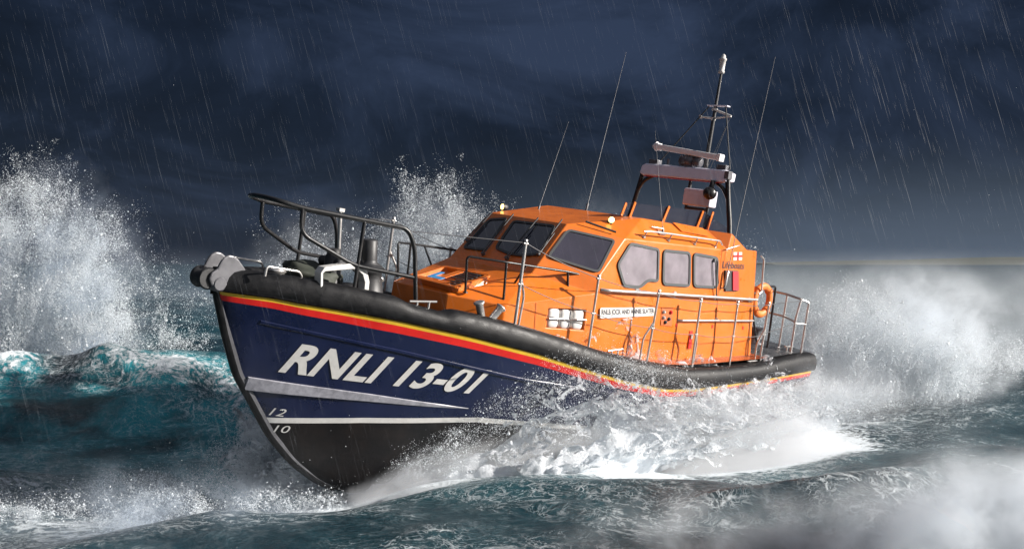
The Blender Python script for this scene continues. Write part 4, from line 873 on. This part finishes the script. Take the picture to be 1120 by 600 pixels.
u = math_('ADD', math_('MULTIPLY', sx.outputs['X'], .5), .5); zw = math_('ADD', math_('MULTIPLY', sx.outputs['Z'], 1.3), .9)
hr = N.new('ShaderNodeValToRGB'); hr.color_ramp.interpolation = 'B_SPLINE'; L.new(u, hr.inputs['Fac']); e = hr.color_ramp.elements
hs = [(0, .03), (.06, .28), (.12, .55), (.2, .80), (.3, .92), (.42, .84), (.52, .72), (.62, .78), (.72, .62), (.84, .46), (.95, .28), (1, 0)]
e[0].position, e[1].position = 0, 1
for k, (p_, h_) in enumerate(hs):
    q = e[0] if k == 0 else (e[len(e) - 1] if k == len(hs) - 1 else e.new(p_)); q.position = p_; q.color = (h_, h_, h_, 1)
hgt = math_('MULTIPLY', hr.outputs['Color'], 1.7); rel = math_('DIVIDE', math_('SUBTRACT', zw, math_('MULTIPLY', u, .35)), math_('MAXIMUM', hgt, .02))
mp = N.new('ShaderNodeMapping'); mp.vector_type = 'POINT'; mp.inputs['Rotation'].default_value = (.5, .35, 0); mp.inputs['Scale'].default_value = (1, 1, .55); L.new(geo.outputs['Position'], mp.inputs['Vector'])
na = nd('ShaderNodeTexNoise', Scale=1.7, Detail=10., Roughness=.74, Distortion=1.0); L.new(mp.outputs[0], na.inputs['Vector'])
nb = nd('ShaderNodeTexNoise', Scale=13., Detail=5., Roughness=.8); L.new(mp.outputs[0], nb.inputs['Vector'])
yf = math_('ABSOLUTE', sx.outputs['Y']); edge = math_('MULTIPLY', mrange(yf, .35, 1., 1., 0.), math_('MULTIPLY', mrange(u, 0., .03), mrange(u, .76, .98, 1., 0.)))
val = math_('SUBTRACT', math_('ADD', na.outputs['Fac'], math_('MULTIPLY', math_('SUBTRACT', nb.outputs['Fac'], .5), .55)), math_('ADD', math_('MULTIPLY', rel, .36), math_('MULTIPLY', math_('SUBTRACT', 1., edge), .5)))
L.new(math_('MULTIPLY', math_('MULTIPLY', mrange(val, .14, .34), edge), math_('MULTIPLY', mrange(rel, .2, 1.0, 1., 0.), 3.)), v.inputs['Density']); me.materials.append(m)

# soft mist volumes
def mist(name, c, r, dens, scale, lo, hi, label, rot=0., col=(.90, .95, 1.)):
    bmh = bmesh.new(); bmesh.ops.create_icosphere(bmh, subdivisions=3, radius=1); me = bpy.data.meshes.new(name); bmh.to_mesh(me); bmh.free()
    o = bpy.data.objects.new(name, me); C.objects.link(o); o.location = c; o.scale = r; o.rotation_euler[2] = rot; tag(o, label, kind='stuff')
    m = bpy.data.materials.new(name); m.use_nodes = True; nt = m.node_tree; Nn = nt.nodes; Nn.clear(); out = Nn.new('ShaderNodeOutputMaterial'); v = Nn.new('ShaderNodeVolumePrincipled'); nt.links.new(v.outputs[0], out.inputs['Volume'])
    v.inputs['Color'].default_value = (*col, 1); v.inputs['Anisotropy'].default_value = .2; m.cycles.volume_step_rate = .35
    tc = Nn.new('ShaderNodeTexCoord'); ln_ = Nn.new('ShaderNodeVectorMath'); ln_.operation = 'LENGTH'; nt.links.new(tc.outputs['Object'], ln_.inputs[0])
    geo = Nn.new('ShaderNodeNewGeometry'); nz = Nn.new('ShaderNodeTexNoise'); nz.inputs['Scale'].default_value = scale; nz.inputs['Detail'].default_value = 8; nz.inputs['Roughness'].default_value = .68; nz.inputs['Distortion'].default_value = .4; nt.links.new(geo.outputs['Position'], nz.inputs['Vector'])
    fo = Nn.new('ShaderNodeMapRange'); fo.interpolation_type = 'SMOOTHSTEP'; nt.links.new(ln_.outputs['Value'], fo.inputs['Value'])
    for k, x in zip(('From Min', 'From Max', 'To Min', 'To Max'), (.25, .98, 1, 0)): fo.inputs[k].default_value = x
    ad = Nn.new('ShaderNodeMapRange'); ad.interpolation_type = 'SMOOTHSTEP'; nt.links.new(nz.outputs['Fac'], ad.inputs['Value'])
    for k, x in zip(('From Min', 'From Max', 'To Min', 'To Max'), (lo, hi, 0, 1)): ad.inputs[k].default_value = x
    mu = Nn.new('ShaderNodeMath'); mu.operation = 'MULTIPLY'; nt.links.new(fo.outputs[0], mu.inputs[0]); nt.links.new(ad.outputs[0], mu.inputs[1])
    m2 = Nn.new('ShaderNodeMath'); m2.operation = 'MULTIPLY'; m2.inputs[1].default_value = dens; nt.links.new(mu.outputs[0], m2.inputs[0]); nt.links.new(m2.outputs[0], v.inputs['Density'])
    me.materials.append(m); return o
mist('mist', (-1.8, 22.9, 1.8), (2.2, 1.3, 3.9), 1.8, 1.6, .40, .62, 'soft white mist hanging in the plume behind the foredeck')
mist('mist', (-3.8, 19.9, 2.2), (1.9, 1.1, 3.0), 1.6, 1.2, .42, .68, 'thin mist drifting behind the bow pulpit')
mist('mist', (2.3, 26.8, 3.2), (1.7, 1.1, 2.6), .8, 1.0, .42, .70, 'faint mist above the wheelhouse roof')
mist('mist', (10.2, 26.0, 1.4), (3.4, 2.3, 2.6), 1.5, 1.2, .42, .62, 'thick mist rolling off the stern')
mist('mist', (6.6, 20.8, .9), (2.6, 1.3, .9), .5, 1.0, .36, .68, 'mist wrapping the port quarter of the lifeboat')
mist('mist', (5.4, 11.2, .2), (3.2, 1.3, 1.6), 5.0, .9, .38, .64, 'pale spray blowing low across the nearest water on the stern side')
mist('mist', (2.6, 11.5, .2), (2.8, 1.0, 1.0), 2.6, 1.1, .42, .70, 'thin spray low over the nearest water in the middle')
mist('mist', (-4.3, 12.6, .1), (2.9, 1.5, 1.3), 1.1, 1.7, .42, .68, 'bluish spray veil over the nearest water on the bow side', col=(.75, .86, 1.))
mist('mist', (-12.3, 27.6, 2.2), (3.2, 1.4, 4.8), 1.2, 1.1, .42, .68, 'spray haze inside the droplet fountain beside the bow', col=(.8, .89, 1.))
mist('mist', (14, 36, 1.5), (15, 5, 3.0), .16, .35, .36, .68, 'grey spindrift over the sea far behind the stern')

mist('mist', (30, 80, 1.5), (50, 15, 3.6), .028, .12, .3, .7, 'distant drizzle hiding the horizon on the stern side')
mist('mist', (-32, 78, 1.0), (40, 15, 4.5), .03, .12, .3, .7, 'distant drizzle hiding the horizon on the bow side', col=(.7, .8, .95))
# rain
n = 10000; rd_ = unit((.27, -.05, -1)); V = []; F = []
for i in range(n):
    y = 3.5 + 26 * RNG.random() ** .8; x = RNG.uniform(-.62, .62) * (y + 2); z = 3.6 + RNG.uniform(-.30, .34) * (y + 1)
    if z < .8: continue
    l = RNG.uniform(.07, .19); r = RNG.uniform(.0010, .0022) * (.6 + y * .045); c = np.array((x, y, z)); o_ = len(V)
    V += [c - rd_ * l, c + np.array((r, 0, 0)) + rd_ * l * .3, c + np.array((-.5 * r, .87 * r, 0)) + rd_ * l * .3, c + np.array((-.5 * r, -.87 * r, 0)) + rd_ * l * .3, c + rd_ * l]
    F += [(o_, o_ + a, o_ + b_) for a, b_ in ((1, 2), (2, 3), (3, 1))] + [(o_ + 4, o_ + b_, o_ + a) for a, b_ in ((1, 2), (2, 3), (3, 1))]
me = bpy.data.meshes.new('rain'); me.from_pydata([tuple(v) for v in V], [], F); rm = bpy.data.materials.new('rain_water'); nt, N, L = nodes(rm); b = N['Principled BSDF']; b.inputs['Base Color'].default_value = (.8, .86, .95, 1); b.inputs['Roughness'].default_value = .3; b.inputs['Alpha'].default_value = .022
me.materials.append(rm); o = bpy.data.objects.new('rain', me); C.objects.link(o); tag(o, 'slanting rain falling through the air round the lifeboat', kind='stuff')

# ------------------------------------------------------------------ sky, sun, camera
SUNB = unit((-.54, .70, .46)); SUN = unit(BMn @ SUNB); el = math.asin(SUN[2]); az = math.atan2(SUN[0], SUN[1])
wd = bpy.data.worlds.new('World'); scene.world = wd; wd.use_nodes = True; nt = wd.node_tree; N = nt.nodes; L = nt.links; N.clear()
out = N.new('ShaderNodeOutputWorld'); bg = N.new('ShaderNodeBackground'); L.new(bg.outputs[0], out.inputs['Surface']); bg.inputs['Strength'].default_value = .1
sk = N.new('ShaderNodeTexSky'); sk.sky_type = 'NISHITA'; sk.sun_disc = False; sk.sun_elevation = el; sk.sun_rotation = az
tc = N.new('ShaderNodeTexCoord'); dv = tc.outputs['Generated']; sx = N.new('ShaderNodeSeparateXYZ'); L.new(dv, sx.inputs[0])
st = N.new('ShaderNodeVectorMath'); st.operation = 'MULTIPLY'; st.inputs[1].default_value = (1, 1, 1.9); L.new(dv, st.inputs[0])
n1 = nd('ShaderNodeTexNoise', Scale=3.6, Detail=11., Roughness=.62, Distortion=.8); L.new(st.outputs[0], n1.inputs['Vector'])
n2 = nd('ShaderNodeTexNoise', Scale=1.5, Detail=4., Roughness=.5); L.new(st.outputs[0], n2.inputs['Vector'])
cl = math_('ADD', math_('MULTIPLY', n1.outputs['Fac'], .68), math_('MULTIPLY', n2.outputs['Fac'], .32))
r = N.new('ShaderNodeValToRGB'); e = r.color_ramp.elements; e[0].position = .36; e[0].color = (.013, .023, .050, 1); e[1].position = .66; e[1].color = (.15, .23, .45, 1)
x_ = r.color_ramp.elements.new(.5); x_.color = (.040, .070, .150, 1); L.new(cl, r.inputs['Fac'])
# paler, greyer low air, brighter towards the sun and behind the viewer
hz = mrange(sx.outputs['Z'], -.02, .13, 1., 0.); hz = math_('MULTIPLY', hz, mrange(sx.outputs['X'], -.3, .45, .10, 1.))
m1 = N.new('ShaderNodeMix'); m1.data_type = 'RGBA'; L.new(math_('MULTIPLY', hz, .8), m1.inputs[0]); L.new(r.outputs['Color'], m1.inputs[6]); m1.inputs[7].default_value = (.62, .82, 1.12, 1)
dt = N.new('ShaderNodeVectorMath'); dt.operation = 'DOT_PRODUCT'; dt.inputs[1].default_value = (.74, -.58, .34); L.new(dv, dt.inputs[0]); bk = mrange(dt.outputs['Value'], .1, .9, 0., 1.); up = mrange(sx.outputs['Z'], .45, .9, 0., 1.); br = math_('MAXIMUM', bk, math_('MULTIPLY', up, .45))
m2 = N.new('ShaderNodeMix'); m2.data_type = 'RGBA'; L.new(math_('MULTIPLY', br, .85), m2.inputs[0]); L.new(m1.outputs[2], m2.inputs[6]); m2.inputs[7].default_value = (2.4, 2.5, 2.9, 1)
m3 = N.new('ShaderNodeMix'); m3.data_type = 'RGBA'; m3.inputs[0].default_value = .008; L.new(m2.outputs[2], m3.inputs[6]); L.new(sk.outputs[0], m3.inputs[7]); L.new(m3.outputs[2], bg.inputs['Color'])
sl = bpy.data.lights.new('sun', 'SUN'); sl.energy = 5.0; sl.angle = math.radians(.6); sl.color = (1, .94, .87); so = bpy.data.objects.new('sun', sl); C.objects.link(so)
so.rotation_euler = Vector(tuple(SUN)).to_track_quat('Z', 'Y').to_euler()
cd = bpy.data.cameras.new('camera'); cd.sensor_width = 36; cd.lens = 36 * 1117.9147 / 1120; cd.clip_end = 20000; co = bpy.data.objects.new('camera', cd); C.objects.link(co)
co.location = (0, 0, 3.6); co.rotation_euler = (PI / 2 - math.atan(12 / 1117.9), 0, 0); scene.camera = co
scene.view_settings.view_transform = 'Standard'; scene.view_settings.look = 'None'; scene.view_settings.exposure = .95; scene.view_settings.gamma = 1
scene.cycles.volume_step_rate = 1.0; scene.cycles.volume_max_steps = 256; scene.cycles.max_bounces = 10; scene.cycles.diffuse_bounces = 8; scene.cycles.transmission_bounces = 8; scene.cycles.volume_bounces = 3; scene.cycles.transparent_max_bounces = 16
scene.cycles.use_denoising = True
